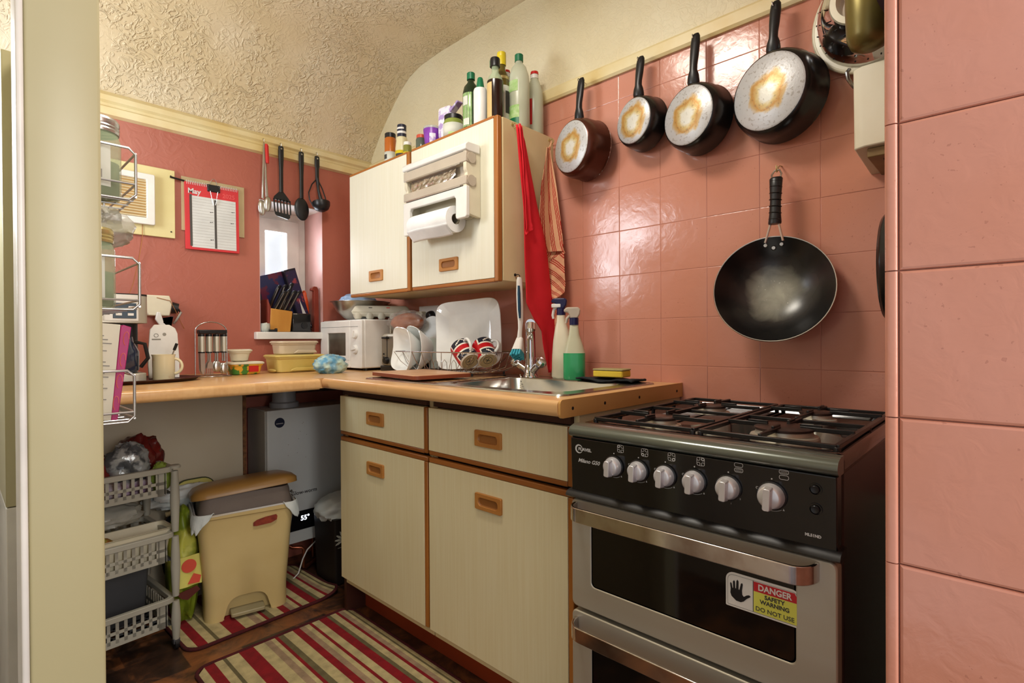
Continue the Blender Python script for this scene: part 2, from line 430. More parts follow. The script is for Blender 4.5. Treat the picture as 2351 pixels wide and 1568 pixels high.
M_MARK = pm('panel_print', (200, 200, 198), .5)
M_CALR = pm('calendar_red', (214, 52, 58), .5); M_CALW = pm('calendar_white', (220, 222, 220), .6); M_CALG = pm('calendar_grey', (78, 74, 70), .6)
M_CALB = pm('old_calendar', (186, 166, 126), .6); M_CALP = pm('faint_red_print', (228, 92, 92), .5)
M_VENTB = pm('vent_board', (224, 212, 158), .5, c2=(214, 200, 140), sc=5)
M_VENTS = pm('vent_back', (222, 184, 122), .5)
M_CORD = pm('cord', (170, 110, 60), .6)
M_GLOW = pm('display_glow', (230, 240, 255), .5, es=2)
M_SKYPANE = pm('bright_pane', (250, 252, 255), .1, alpha=.12)
M_SINK = pm('sink_steel', (190, 190, 184), .22, 1, c2=(168, 166, 156), sc=10)
M_BRASS = pm('olive_brass_pot', (128, 116, 60), .35, .5, c2=(96, 84, 44), sc=6)
M_CREAMC = pm('cream_enamel', (220, 212, 184), .3)
M_HOODC = pm('cream_box', (222, 218, 196), .4, c2=(212, 204, 176), sc=6)
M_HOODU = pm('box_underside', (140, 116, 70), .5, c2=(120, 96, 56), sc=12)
M_OVENGL = None
def mk_pan():
    m, n, b = nt('burnt_aluminium'); v = coord(n)
    sx = N(n, 'ShaderNodeVectorMath'); sx.operation = 'LENGTH'; n.links.new(v, sx.inputs[0])
    d = sx.outputs['Value']; d = mth(n, 'ADD', mth(n, 'MULTIPLY', d, 10), mth(n, 'MULTIPLY', noise(n, v, 22, 5, .8), .45))
    ring = ramp(n, d, [(.40, (214, 214, 204)), (.52, (196, 176, 120)), (.64, (180, 132, 62)), (.70, (186, 156, 104)), (.78, (188, 189, 190))])
    spk = noise(n, v, 130, 5, .3)
    col = mixc(n, mth(n, 'MULTIPLY', mth(n, 'GREATER_THAN', spk, .62), .4), ring, (112, 96, 76))
    n.links.new(col, b.inputs['Base Color']); b.inputs['Metallic'].default_value = .25; b.inputs['Roughness'].default_value = .38
    bump(n, b, spk, .2); return m
M_PANB = mk_pan()
def mk_wok():
    m, n, b = nt('worn_wok'); v = coord(n)
    sx = N(n, 'ShaderNodeVectorMath'); sx.operation = 'LENGTH'; n.links.new(v, sx.inputs[0])
    d = mth(n, 'ADD', mth(n, 'MULTIPLY', sx.outputs['Value'], 6.4), mth(n, 'MULTIPLY', noise(n, v, 16, 4, .5), .25))
    col = ramp(n, d, [(.50, (172, 172, 156)), (.60, (128, 128, 116)), (.74, (44, 43, 42)), (.92, (16, 16, 17))])
    sc = mth(n, 'MULTIPLY', mth(n, 'GREATER_THAN', noise(n, v, 50, 2, 3.), .70), mth(n, 'LESS_THAN', d, .6))
    col = mixc(n, mth(n, 'MULTIPLY', sc, .7), col, (214, 212, 196))
    n.links.new(col, b.inputs['Base Color']); b.inputs['Roughness'].default_value = .27; b.inputs['Metallic'].default_value = 0; return m
M_WOK = mk_wok()
M_NONSTICK = pm('nonstick_black', (20, 19, 19), .25, c2=(28, 26, 25), sc=12)
M_PANBROWN = pm('brown_pan_side', (84, 44, 32), .25, .4)
def mk_oven():
    m, n, b = nt('oven_glass'); v = coord(n)
    b.inputs['Base Color'].default_value = lin((14, 10, 8)); b.inputs['Roughness'].default_value = .06
    mp = N(n, 'ShaderNodeMapping'); mp.inputs['Scale'].default_value = (240, 240, 240); n.links.new(v, mp.inputs[0])
    ck = N(n, 'ShaderNodeTexVoronoi'); ck.inputs['Scale'].default_value = 1; ck.inputs['Randomness'].default_value = 0; n.links.new(mp.outputs[0], ck.inputs['Vector'])
    k = mth(n, 'LESS_THAN', ck.outputs['Distance'], .3)
    col = mixc(n, mth(n, 'MULTIPLY', k, noise(n, v, 5, 2)), (16, 12, 10), (86, 60, 34)); n.links.new(col, b.inputs['Base Color'])
    return m
M_OVENGL = mk_oven()
def mk_stripes():
    out = {}
    for k, c in dict(cream=(196, 180, 132), red=(140, 18, 28), beige=(166, 140, 112), olive=(112, 102, 70), border=(78, 20, 24)).items():
        out[k] = pm('rug_'+k, c, .95, c2=tuple(x*.85 for x in c), sc=30, bmp=.7, bsc=260, bd=.003)
    return out
RUG = mk_stripes()
# ---------------------------------------------------------------- the room
WT = .907          # worktop height
fl = G().box(-2.6, .02, -3.6, .02, -.05, 0); struct('floor', fl, M_FLOOR)
# ceiling: flat, then sloping down over the far part of the room
prof = [(0, 1.995), (-.03, 2.045), (-.089, 2.120), (-.16, 2.192), (-.232, 2.258), (-.30, 2.312), (-.365, 2.350), (-.45, 2.374), (-.6, 2.386), (-1, 2.39), (-3.6, 2.39)]
def ceil_fn(u, v):
    k = v*(len(prof)-1); i = min(int(k), len(prof)-2); t = k-i
    return (-2.6+2.6*u, prof[i][0]*(1-t)+prof[i+1][0]*t, prof[i][1]*(1-t)+prof[i+1][1]*t)
c = G().surf(ceil_fn, 12, 30); cl = struct('ceiling', c, M_CEIL, smooth=60)
c = G().box(-2.6, .1, -3.6, .1, 2.42, 2.46); struct('ceiling', c, M_PLASTER)

# right wall (behind sink and cooker): plaster above the rail, tiles below
wr = G(); wr.box(0, .1, -3.6, .05, 0, 2.42); wall_r = struct('wall_right', wr, M_PLASTER)
grout = obj('grout_bed', G().box(-.004, 0, -2.46, 0, .66, 1.95), M_GROUT, wall_r)
ys = [0-.0, -.045]+[-.045-.1522*k for k in range(1, 17)]
zs = [.66, .811, .962, 1.112, 1.262, 1.414, 1.564, 1.714, 1.862, 1.946]
meshes = {}
rnd = random.Random(3)
for j in range(len(zs)-1):
    for i in range(len(ys)-1):
        y0, y1, z0, z1 = ys[i], max(ys[i+1], -2.455), zs[j], zs[j+1]
        if i < 7 and zs[j] > 1.25: continue      # behind the wall cupboards
        if y0-y1 < .01: continue
        key = (round(y0-y1, 3), round(z1-z0, 3))
        w_, h_ = key
        if key not in meshes:
            g = G(); a = .0004; t = .0013
            g.loft([[(0, -a, a), (0, -w_+a, a), (0, -w_+a, h_-a), (0, -a, h_-a)],
                    [(-t*.6, -a, a), (-t*.6, -w_+a, a), (-t*.6, -w_+a, h_-a), (-t*.6, -a, h_-a)],
                    [(-t, -a-.0015, a+.0015), (-t, -w_+a+.0015, a+.0015), (-t, -w_+a+.0015, h_-a-.0015), (-t, -a-.0015, h_-a-.0015)]], cap0=False)
            o = obj('tile', g, M_TILE, wall_r, smooth=0); meshes[key] = o.data
        else:
            o = bpy.data.objects.new('tile', meshes[key]); COL.objects.link(o); o.parent = wall_r
        o.location = (-.004, y0, z0); o.rotation_euler = (rnd.uniform(-.002, .002), rnd.uniform(-.004, .004), rnd.uniform(-.004, .004))

# far wall with the window opening  (x -.588..-.278, z 1.088..1.70)
fw = G()
for b in ((-2.6, -.588, .0, .30, 0, 2.42), (-.278, 0.1, 0, .30, 0, 2.42), (-.588, -.278, 0, .30, 0, 1.06), (-.588, -.278, 0, .30, 1.705, 2.42)): fw.box(*b)
struct('wall_far', fw, M_FARWALL)
# painted lower part of the far wall and the board beside the boiler
struct('wall_far_lower', G().box(-1.95, -.71, -.125, -.105, 0, .868), M_UNDER)
struct('trim_board_edge', G().box(-.713, -.70, -.131, -.1, 0, .868), pm('raw_chipboard', (136, 92, 54), .8, c2=(90, 58, 34), sc=60))
# left wall with a window to the outside, hidden behind the jamb in the photo but lighting the tiles
lw = G()
for b in ((-2.05, -1.95, -.22, .1, 0, 2.42), (-2.05, -1.95, -2.1, -.72, 0, 2.42), (-2.05, -1.95, -.72, -.22, 0, 1.12), (-2.05, -1.95, -.72, -.22, 1.98, 2.42)): lw.box(*b)
struct('wall_left', lw, M_UNDER)
w2 = G(FX(0, 0, 0)); fr = G().ring([(-.72, 1.12), (-.22, 1.12), (-.22, 1.98), (-.72, 1.98)], [(-.68, 1.16), (-.26, 1.16), (-.26, 1.94), (-.68, 1.94)], -2.03, -1.99, Matrix(((0, 0, 1, 0), (1, 0, 0, 0), (0, 1, 0, 0), (0, 0, 0, 1))))
wl = struct('window_2', fr, M_WHITE)
# rails
g = G().prism([(0, 1.915), (-.022, 1.920), (-.022, 1.948), (-.012, 1.955), (-.012, 1.965), (-.026, 1.972), (-.026, 1.992), (0, 2.02)], -1.95, 0, Matrix(((0, 0, 1, 0), (1, 0, 0, 0), (0, 1, 0, 0), (0, 0, 0, 1))))
struct('trim_1', g, M_RAIL)
g = G().prism([(0, 1.944), (-.014, 1.944), (-.020, 1.952), (-.020, 1.984), (-.012, 1.994), (0, 1.996)], -2.455, -.02, Matrix(((1, 0, 0, 0), (0, 0, 1, 0), (0, 1, 0, 0), (0, 0, 0, 1))))
struct('trim_2', g, M_RAIL)

# tiled pier at the right, close to the camera
pier = struct('wall_pier', G().box(-.906, -.001, -3.4, -2.447, 0, 2.39), M_GROUT)
key = None
for j in range(11):
    z0 = .2185+.1497*(j-0)
    for i in range(2):
        y0 = -2.456-.150*i
        g = G(); a = .0004; t = .0045; w_, h_ = .15, .1497
        if key is None:
            g.loft([[(0, -a, a), (0, -w_+a, a), (0, -w_+a, h_-a), (0, -a, h_-a)],
                    [(-t*.45, -a, a), (-t*.45, -w_+a, a), (-t*.45, -w_+a, h_-a), (-t*.45, -a, h_-a)],
                    [(-t*.85, -a-.0009, a+.0009), (-t*.85, -w_+a+.0009, a+.0009), (-t*.85, -w_+a+.0009, h_-a-.0009), (-t*.85, -a-.0009, h_-a-.0009)],
                    [(-t, -a-.003, a+.003), (-t, -w_+a+.003, a+.003), (-t, -w_+a+.003, h_-a-.003), (-t, -a-.003, h_-a-.003)]], cap0=False)
            o = obj('tile', g, M_TILE, pier, smooth=0); key = o.data
        else:
            o = bpy.data.objects.new('tile', key); COL.objects.link(o); o.parent = pier
        o.location = (-.9065, y0, z0)
for j in range(11):   # narrow edge strips of the tiled corner
    z0 = .2185+.1497*j
    g = G().prism(rr(-.9125, -2.4555, -.90, -2.4445, .003, 3), z0+.0006, z0+.1491)
    obj('edge_tile', g, M_TILE, pier, smooth=40)

# near jamb at the left of the picture, and the strip on its edge
j1 = struct('trim_3', G().prism(rr(-1.508, -1.64, -1.431, -1.58, .004, 3), 0, 2.39), M_DOORPAINT, smooth=40)
struct('trim_4', G().prism(rr(-1.516, -1.645, -1.5085, -1.58, .003, 3), 0, 2.39), M_WHITE, smooth=40)
# end panel of the tall unit that carries the spice racks
lp = thing('tall_end_panel', 'narrow cream end panel seen edge-on at the far left beside the jamb', 'panel', (-1.475, -1.0, 0))
obj('board', G().box(-1.497, -1.458, -1.0, -.70, .70, 1.665), M_DOORPAINT, lp, bevel=.002)
obj('lower_board', G().box(-1.497, -1.456, -1.0, -.70, 0, .698), M_WHITE, lp, bevel=.002)
obj('back_board', G().box(-1.460, -1.4545, -1.578, -1.001, 0, 1.665), M_DOORPAINT, lp)
# fridge in the far left corner, only a sliver shows
fz = thing('fridge_freezer', 'white fridge freezer with a blue-grey bar handle, a sliver at the far left edge', 'fridge', (-1.75, -.55, 0))
obj('body', G().box(-2.0+.06, -1.462, -.60, -.02, .0, 1.36), M_WHITE, fz, bevel=.01)
obj('door', G().box(-1.94, -1.462, -.655, -.61, .02, .62), M_WHITE, fz, bevel=.01)
d2 = obj('door', G().box(-1.94, -1.462, -.655, -.61, .63, 1.36), M_WHITE, fz, bevel=.01)
obj('handle', G().tube([(-1.492, -.66, .52), (-1.492, -.70, .53), (-1.492, -.70, .95), (-1.492, -.66, .96)], .012, 10), pm('blue_grey_handle', (88, 98, 122), .35), fz)

# small far window, frame, sash and glass
XZ = Matrix(((1, 0, 0, 0), (0, 0, 1, 0), (0, 1, 0, 0), (0, 0, 0, 1)))
def rc(x0, z0, x1, z1): return [(x0, z0), (x1, z0), (x1, z1), (x0, z1)]
g = G().ring(rc(-.587, 1.089, -.279, 1.704), rc(-.545, 1.135, -.325, 1.655), .19, .25, XZ); wn = struct('window_1', g, M_WHITE, bevel=.002)
obj('sash', G().ring(rc(-.553, 1.128, -.318, 1.663), rc(-.492, 1.18, -.383, 1.600), .172, .225, XZ), M_WHITE, wn, bevel=.004)
obj('pane', G().box(-.495, -.38, .196, .20, 1.177, 1.603), M_SKYPANE, wn)
obj('sill', G().box(-.616, -.292, -.035, 0, 1.054, 1.088).box(-.587, -.279, 0, .19, 1.06, 1.088), M_WPLAST, wn, bevel=.003)
rv = G(); rv.box(-.2795, -.2775, 0, .188, 1.09, 1.704); rv.box(-.588, -.586, 0, .188, 1.09, 1.704)
obj('reveal', rv, pm('reveal_paint', (224, 176, 168), .35), wn)
obj('head', G().box(-.588, -.278, 0, .188, 1.702, 1.706), M_WHITE, wn)

# ---------------------------------------------------------------- worktops
def worktop_profile(front, back, z0, z1, r=.012):
    out = [(back, z0)]
    for k in range(5):
        a = -PI/2-PI/2*k/4; out.append((front+r+r*math.cos(a), z0+r+r*math.sin(a)))
    for k in range(5):
        a = PI-PI/2*k/4; out.append((front+r+r*math.cos(a), z1-r+r*math.sin(a)))
    out.append((back, z1)); return out
wf = thing('worktop', 'beech block worktop run under the window and calendar', 'worktop', (-1.2, -.35, WT-.038))
g = G().prism(worktop_profile(-.715, -.001, WT-.038, WT), -1.455, -.655, Matrix(((0, 0, 1, 0), (1, 0, 0, 0), (0, 1, 0, 0), (0, 0, 0, 1))))
g.box(-.655, -.006, -.664, -.001, WT-.038, WT)
obj('slab', g, M_BEECH, wf, smooth=40)
ws = thing('worktop', 'beech block worktop holding the sink, end strip with screw holes next to the cooker', 'worktop', (-.3, -1.2, WT-.038))
g = G().prism(worktop_profile(-.655+.03, -.56, WT-.038, WT), -1.785, -.668, Matrix(((1, 0, 0, 0), (0, 0, 1, 0), (0, 1, 0, 0), (0, 0, 0, 1))))
g.box(-.5599, -.006, -1.215, -.668, WT-.038, WT); g.box(-.56, -.006, -1.785, -1.700, WT-.038, WT)
g.box(-.5599, -.506, -1.70, -1.215, WT-.038, WT); g.box(-.15, -.006, -1.70, -1.215, WT-.038, WT)
obj('slab', g, M_BEECH, ws, smooth=40)
M_STRIP = pm('beech_end_strip', (212, 164, 98), .35, c2=(200, 150, 84), sc=4)
es = obj('end_strip', G().prism([(-x, z) for x, z in rr(.006, WT-.041, .622, WT+.002, (.001, .010, .010, .001), 5)][::-1], -1.792, -1.785, Matrix(((1, 0, 0, 0), (0, 0, 1, 0), (0, 1, 0, 0), (0, 0, 0, 1)))), M_STRIP, ws, smooth=40)
for x in (-.575, -.44, -.27, -.045):
    obj('screw', G().cyl((x, -1.7925, WT-.021), (x, -1.7915, WT-.021), .0042, n=12), M_DARK, es)

# ---------------------------------------------------------------- base cupboards
def handle(parent, M, w=.103, h=.045):
    """recessed wooden pull: frame plus a scooped pocket"""
    g = G(M); g.ring(rr(-w/2, -h/2, w/2, h/2, .004, 5), rr(-w/2+.013, -h/2+.011, w/2-.013, h/2-.011, .0105, 5), -.002, .007)
    o = obj('handle', g, M_HANDLE, parent, smooth=40, bevel=.0015)
    g = G(M); L = lambda d, z: [(x, y, z) for x, y in rr(-w/2+.013+d, -h/2+.011+d, w/2-.013-d, h/2-.011-d, .010-d, 5)]
    g.loft([L(0, .004), L(.002, .0012), L(.006, .0006)], cap0=False); obj('recess', g, M_HANDLE_IN, o)
    return o
def base_cupboard(y0, y1, label):
    t = thing('base_cupboard', label, 'cupboard', (-.28, (y0+y1)/2, 0))
    g = G(); x0 = -.540
    g.box(x0, -.01, y0, y0-.016, .12, .866); g.box(x0, -.01, y1, y1+.016, .12, .866); g.box(x0, -.01, y0-.016, y1+.016, .12, .136)
    g.box(-.02, -.01, y0-.016, y1+.016, .12, .866)
    obj('carcass', g, M_LAMS, t, bevel=.001)
    obj('top_rail', G().box(x0-.012, x0+.02, y0-.016, y1+.016, .842, .866), M_DARKWOOD, t)
    obj('inside', G().box(x0+.004, x0+.01, y0-.016, y1+.016, .136, .842), M_DARK, t)
    w_ = y0-y1
    for nm, z0, z1, edge in (('drawer', .706, .838, 'b'), ('door', .150, .668, 't')):
        d = obj(nm, G().box(-.561, x0-.002, y0-.001, y1+.021, z0, z1), M_LAM, t, bevel=.0008)
        eg = G().box(-.5605, x0-.002, y1+.0205, y1+.004, z0-(.012 if edge == 'b' else 0), z1)
        obj('edge_strip', eg, M_OAK, d, bevel=.003)
        if edge == 'b': eg = G().box(-.5605, x0-.002, y0-.001, y1+.021, z0-.014, z0-.0005)
        else: eg = G().box(-.5605, x0-.002, y0-.001, y1+.004, z1+.0005, z1+.016)
        obj('edge_strip', eg, M_OAKH, d, bevel=.003)
        zc = .773 if nm == 'drawer' else .597
        yc = (y0-.245) if y0 > -1 else (y0-.268)
        handle(d, FX(-.561, yc, zc))
    return t
base_cupboard(-.684, -1.222, 'cream base cupboard with drawer and door, left of the two under the sink worktop')
base_cupboard(-1.226, -1.785, 'cream base cupboard with drawer and door, directly left of the cooker')
struct('baseboard_right', G().box(-.458, -.44, -1.80, -.56, 0, .118), M_KICK, bevel=.001)
struct('trim_5', G().box(-.54, -.02, -.683, -.668, 0, .868), M_DARKWOOD)

# ---------------------------------------------------------------- wall cupboards
def wall_cupboard(y0, y1, label, hy, edge_l=False, w_strip=.022):
    t = thing('wall_cupboard', label, 'cupboard', (-.15, (y0+y1)/2, 1.245))
    g = G(); g.box(-.278, -.001, y0, y0-.016, 1.249, 1.806); g.box(-.278, -.001, y1, y1+.016, 1.249, 1.806)
    g.box(-.278, -.001, y0-.016, y1+.016, 1.249, 1.265); g.box(-.278, -.001, y0-.016, y1+.016, 1.790, 1.806)
    obj('carcass', g, M_LAMS, t, bevel=.001)
    d = obj('door', G().box(-.302, -.281, y0-.001, y1+w_strip, 1.258, 1.800), M_LAMW, t, bevel=.0008)
    obj('edge_strip', G().box(-.3015, -.281, y1+w_strip-.0005, y1+.002, 1.245, 1.808), M_OAK, d, bevel=.003)
    obj('edge_strip', G().box(-.3015, -.281, y0-.001, y1+w_strip-.001, 1.244, 1.2575), M_OAKH, d, bevel=.003)
    obj('edge_strip', G().box(-.3015, -.281, y0-.001, y1+w_strip-.001, 1.8005, 1.810), M_OAKH, d, bevel=.002)
    handle(d, FX(-.302, hy, 1.327), .104, .047)
    return t
wall_cupboard(-.312, -.778, 'cream wall cupboard nearer the window, with a wooden recessed handle', -.532)
wall_cupboard(-.790, -1.280, 'cream wall cupboard carrying the paper dispenser, towels hung on its side', -1.021)
# ---------------------------------------------------------------- cooker
CY0, CY1 = -1.828, -2.345
ck = thing('gas_cooker', 'black and stainless freestanding gas cooker with six silver knobs', 'cooker', (-.3, -2.086, 0))
obj('body', G().box(-.60, -.03, CY0, CY1, .05, .835), M_MAROON, ck, bevel=.004)
obj('plinth', G().box(-.58, -.05, CY0-.01, CY1+.01, 0, .05), M_DARK, ck)
# hob: dished enamel plate with raised rim
YX = Matrix(((0, 1, 0, 0), (-1, 0, 0, 0), (0, 0, 1, 0), (0, 0, 0, 1)))   # (u=-y, v=x)
def L(x0, y0, x1, y1, r, z): return [(x, y, z) for x, y in rr(x0, y0, x1, y1, r, 4)]
hb = G().loft([L(-.60, CY1, -.03, CY0, .012, .836), L(-.60, CY1, -.03, CY0, .012, .850), L(-.592, CY1+.006, -.036, CY0-.006, .012, .860),
               L(-.568, CY1+.028, -.055, CY0-.028, .02, .860), L(-.560, CY1+.036, -.062, CY0-.036, .02, .849)])
obj('hob', hb, M_ENAMEL, ck, smooth=50)
# rounded front lip of the hob
lip = G().prism([(-.598, .832), (-.628, .832), (-.638, .838), (-.640, .846), (-.634, .855), (-.618, .8605), (-.598, .8605)], CY1, CY0, XZ)
obj('front_lip', lip, pm('grey_enamel_lip', (96, 102, 92), .25, .3, coat=.5), ck, smooth=60)
cp = obj('control_panel', G().prism([(-.60, .712), (-.630, .712), (-.634, .832), (-.60, .832)], CY1+.002, CY0-.002, XZ), M_BLACKG, ck, bevel=.002)
obj('panel_ledge', G().prism([(-.60, .700), (-.636, .700), (-.644, .705), (-.640, .712), (-.630, .716), (-.60, .716)], CY1-.004, CY0+.006, XZ), pm('ledge_black', (20, 19, 20), .4), ck, smooth=60)
def PF(y, z): return FX(-.630-.004*(z-.712)/.12-.0003, y, z) @ R('X', 1.9)
for k, (y, r) in enumerate(((-1.941, .0175), (-1.998, .0175), (-2.056, .0178), (-2.114, .0182), (-2.176, .0185), (-2.248, .0195))):
    M = PF(y, .785)
    kn = obj('knob', G(M).lathe([(0, 0), (r+.002, 0), (r+.002, .006), (r, .010), (r-.001, .017), (r-.004, .019), (0, .019)], 32), M_KNOB, ck, smooth=50)
    g = G(M @ R('Z', -3)); g.loft([[(x, y_, z) for x, y_ in rr(-.0064, -r-.001, .0064, r, .003, 3)] for z in (.016,)]+[[(x, y_, .031) for x, y_ in rr(-.0058, -r+.001, .0058, r-.002, .003, 3)]])
    obj('grip', g, M_KNOB, kn, smooth=30, bevel=.001)
    obj('skirt', G(M).lathe([(r+.0045, -.001), (r+.0045, .003), (r+.001, .005)], 28), M_BLACK, kn)
for z in (.808, .776):
    bt = obj('button', G(PF(-2.313, z)).lathe([(0, 0), (.0068, 0), (.0068, .003), (.0055, .0045), (0, .0035)], 24), M_BLACK, ck, smooth=50)
    obj('bezel', G(PF(-2.313, z)).lathe([(.0082, -.001), (.0100, 0), (.0098, .002), (.0082, .002)], 28), M_BLACKG, bt, smooth=50)
# printed symbols on the panel
def mark(g):
    o = obj('symbol', g, M_MARK, cp, smooth=0); o['kind'] = 'stuff'; return o
def cring(M, cx, cy, r, w_=.0007, n=18, z=.0003): return G(M).ring(circ(cx, cy, r, n), circ(cx, cy, r-w_, n), 0, z)
def burner_icon(y, hot):
    M = PF(y, .823); g = G(M)
    for q, (a, b) in enumerate(((-1, 1), (-1, -1), (1, -1), (1, 1))):
        cx, cy, r = a*.0042, b*.0046, .0033; w_ = .0016 if q == hot else .0007
        g.ring(circ(cx, cy, r, 16), circ(cx, cy, r-w_, 16), 0, .0003)
    for a in (-1, 1):
        g.box(a*.0072-.0003, a*.0072+.0003, -.0035, .0035, 0, .0003); g.box(-.0025, .0025, a*.0078-.0003, a*.0078+.0003, 0, .0003)
    mark(g)
for y, hot in ((-1.957, 0), (-2.012, 1), (-2.069, 2), (-2.126, 3)): burner_icon(y, hot)
for y, low in ((-2.194, 1), (-2.267, 0)):
    g = G(PF(y, .823)); 
    for q, b in enumerate((.0046, -.0046)):
        g.ring(rr(-.0075, b-.0038, .0075, b+.0038, .003, 3), rr(-.0068, b-.0031, .0068, b+.0031, .0024, 3), 0, .0003)
        if q == low: g.box(-.0055, .0055, b-.0016, b-.0010, 0, .0003); g.box(-.0055, .0055, b+.0010, b+.0016, 0, .0003)
    mark(g)
for y, r in ((-1.941, .0175), (-1.998, .0175), (-2.056, .0178), (-2.114, .0182), (-2.176, .0185), (-2.248, .0195)):
    g = G(PF(y, .785)); g.prism(circ(0, r+.0085, .0013, 12), 0, .0003)
    R1, R2 = r+.0062, r+.0068
    pts = [(R1*math.cos(a), R1*math.sin(a)) for a in [math.radians(-98+6*k) for k in range(8)]]
    pts2 = [(R2*math.cos(a), R2*math.sin(a)) for a in [math.radians(-98+6*k) for k in range(8)]]
    if y != -2.176:
        g.prism(pts+pts2[::-1], 0, .0003); g.prism([(pts[-1][0]+.002, pts[-1][1]-.001), (pts[-1][0]+.005, pts[-1][1]-.001), (pts[-1][0]+.0035, pts[-1][1]+.0025)], 0, .0003)
        if y < -1.95: g.ring(circ(-r-.004, .009, .0022, 14), circ(-r-.004, .009, .0014, 14), 0, .0003)
    mark(g)
M = PF(-1.856, .8085)
g = G(M); o_ = circ(-.004, 0, .0098, 32); i_ = circ(-.0025, -.0002, .0073, 32); g.ring(o_, i_, 0, .0003); mark(g)
text('FLAVEL', .0092, PF(-1.868, .8082) @ T(0, 0, .0006), M_MARK, cp, bold=.0003, sx=1.15)
text('Milano G50', .0115, PF(-1.877, .7835) @ T(0, 0, .0004), M_MARK, cp, shear=.35, bold=.0002, sx=1.02)
text('ML51ND', .0062, PF(-2.309, .7325) @ T(0, 0, .0004), M_MARK, cp, bold=.0003)
text('1', .004, PF(-2.180, .757) @ T(0, 0, .0004), M_MARK, cp); text('5', .0045, PF(-2.196, .768) @ T(0, 0, .0004), M_MARK, cp)
# oven doors
XD = -.632
def oven_door(z0, z1, gz0, gz1, name='oven_door'):
    g = G(FX(XD+.03, CY0, 0)); W_ = CY0-CY1
    g.ring(rr(.002, z0, W_-.002, z1, .012, 5), rr(.054, gz0, W_-.062, gz1, .010, 5), 0, .03)
    d = obj(name, g, M_STEELB, ck, smooth=40, bevel=.003)
    g = G(FX(XD+.004, CY0, 0)).prism(rr(.052, gz0-.002, W_-.060, gz1+.002, .010, 5), 0, .0025); gl = obj('oven_glass', g, M_OVENGL, d)
    gs = G(FX(XD+.03, CY0, 0)).ring(rr(.053, gz0-.001, W_-.061, gz1+.001, .010, 5), rr(.056, gz0+.002, W_-.064, gz1-.002, .009, 5), .020, .0285)
    obj('seal', gs, M_BLACK, d)
    return d, gl
def bar_handle(d, z, h=.030):
    """flat chrome strap bowed out of the door at both ends"""
    pth = []
    u0, u1 = .016, CY0-CY1-.030; out = .040
    for k in range(9):
        a = PI/2*k/8; pth.append((u0+.030*(1-math.cos(a)), out*math.sin(a)))
    for k in range(9):
        a = PI/2*(1-k/8); pth.append((u1-.030*(1-math.cos(a)), out*math.sin(a)))
    th = .006; g = G(FX(XD, CY0, z)); loops = []
    for i, (u, w_) in enumerate(pth):
        a = pth[max(i-1, 0)]; b = pth[min(i+1, len(pth)-1)]; tx, ty = b[0]-a[0], b[1]-a[1]; l = math.hypot(tx, ty); nx, ny = -ty/l, tx/l
        loops.append([(u+nx*th/2, -h/2, w_+ny*th/2), (u+nx*th/2, h/2, w_+ny*th/2), (u-nx*th/2, h/2, w_-ny*th/2), (u-nx*th/2, -h/2, w_-ny*th/2)])
    g.loft(loops); obj('handle', g, M_CHROMEW, d, smooth=50, bevel=.0015)
M_CHROMEW = pm('worn_chrome', (214, 208, 206), .14, 1, c2=(170, 150, 140), sc=16, lo=.45, hi=.72)
d1, g1 = oven_door(.461, .697, .515, .654); bar_handle(d1, .677)
d2, g2 = oven_door(.052, .452, .10, .400); bar_handle(d2, .424)
# warning sticker on the upper glass
sk = FX(XD+.0012, -2.198, .6005)
st = thing('warning_sticker', 'danger sticker with black hand on the upper oven glass', 'sticker', (XD, -2.205, .572), world=True)
w_, h_ = .118, .061
sk = FX(XD+.0012, -2.170, .5755)
obj('backing', G(sk).prism(rr(0, 0, w_, h_, (.002, .002, .010, .014), 5), 0, .0006), M_STKR_W, st, smooth=0)
obj('border', G(sk).ring(rr(.003, .003, w_-.002, h_-.004, (.001, .001, .006, .010), 4), rr(.0034, .0034, w_-.0024, h_-.0044, (.001, .001, .0058, .0098), 4), .0006, .0008), M_INK, st, smooth=0)
obj('red_field', G(sk).prism([(.0475, .0395), (w_-.0028, .0395), (w_-.0028, .0500), (w_-.006, .0555), (.0475, .0555)], .0006, .0009), M_STKR_R, st, smooth=0)
obj('yellow_field', G(sk).box(.0475, w_-.0028, .0038, .0392, .0006, .0009), M_STKR_Y, st, smooth=0)
obj('divider', G(sk).box(.0462, .0472, .0035, .0565, .0006, .001), M_INK, st, smooth=0)
hand = [(.010, .0185), (.008, .024), (.0085, .032), (.0075, .040), (.0085, .0425), (.0102, .041), (.0118, .033), (.0128, .034), (.0125, .0445), (.0142, .0475), (.0160, .0455), (.0165, .034), (.0178, .034),
        (.0185, .0475), (.0205, .0500), (.0222, .0475), (.0222, .034), (.0235, .033), (.0262, .0450), (.0282, .0465), (.0295, .0440), (.0280, .0330), (.0285, .026), (.031, .0235), (.036, .0275), (.040, .029), (.0425, .0275), (.041, .0255), (.036, .0215), (.031, .0155), (.026, .0125), (.018, .0128)]
g = G(sk)
g.prism(hand, .0006, .0010); obj('hand_symbol', g, M_BLACK, st, smooth=0)
text('DANGER', .0142, sk @ T(.081, .0472, .0011), M_STKR_W, st, bold=.0004, sx=.92)
text('SAFETY', .0095, sk @ T(.081, .0335, .0011), M_INK, st, bold=.0003)
text('WARNING', .0095, sk @ T(.081, .0240, .0011), M_INK, st, bold=.0003)
text('DO NOT USE', .0102, sk @ T(.081, .0108, .0011), M_INK, st, bold=.0001)
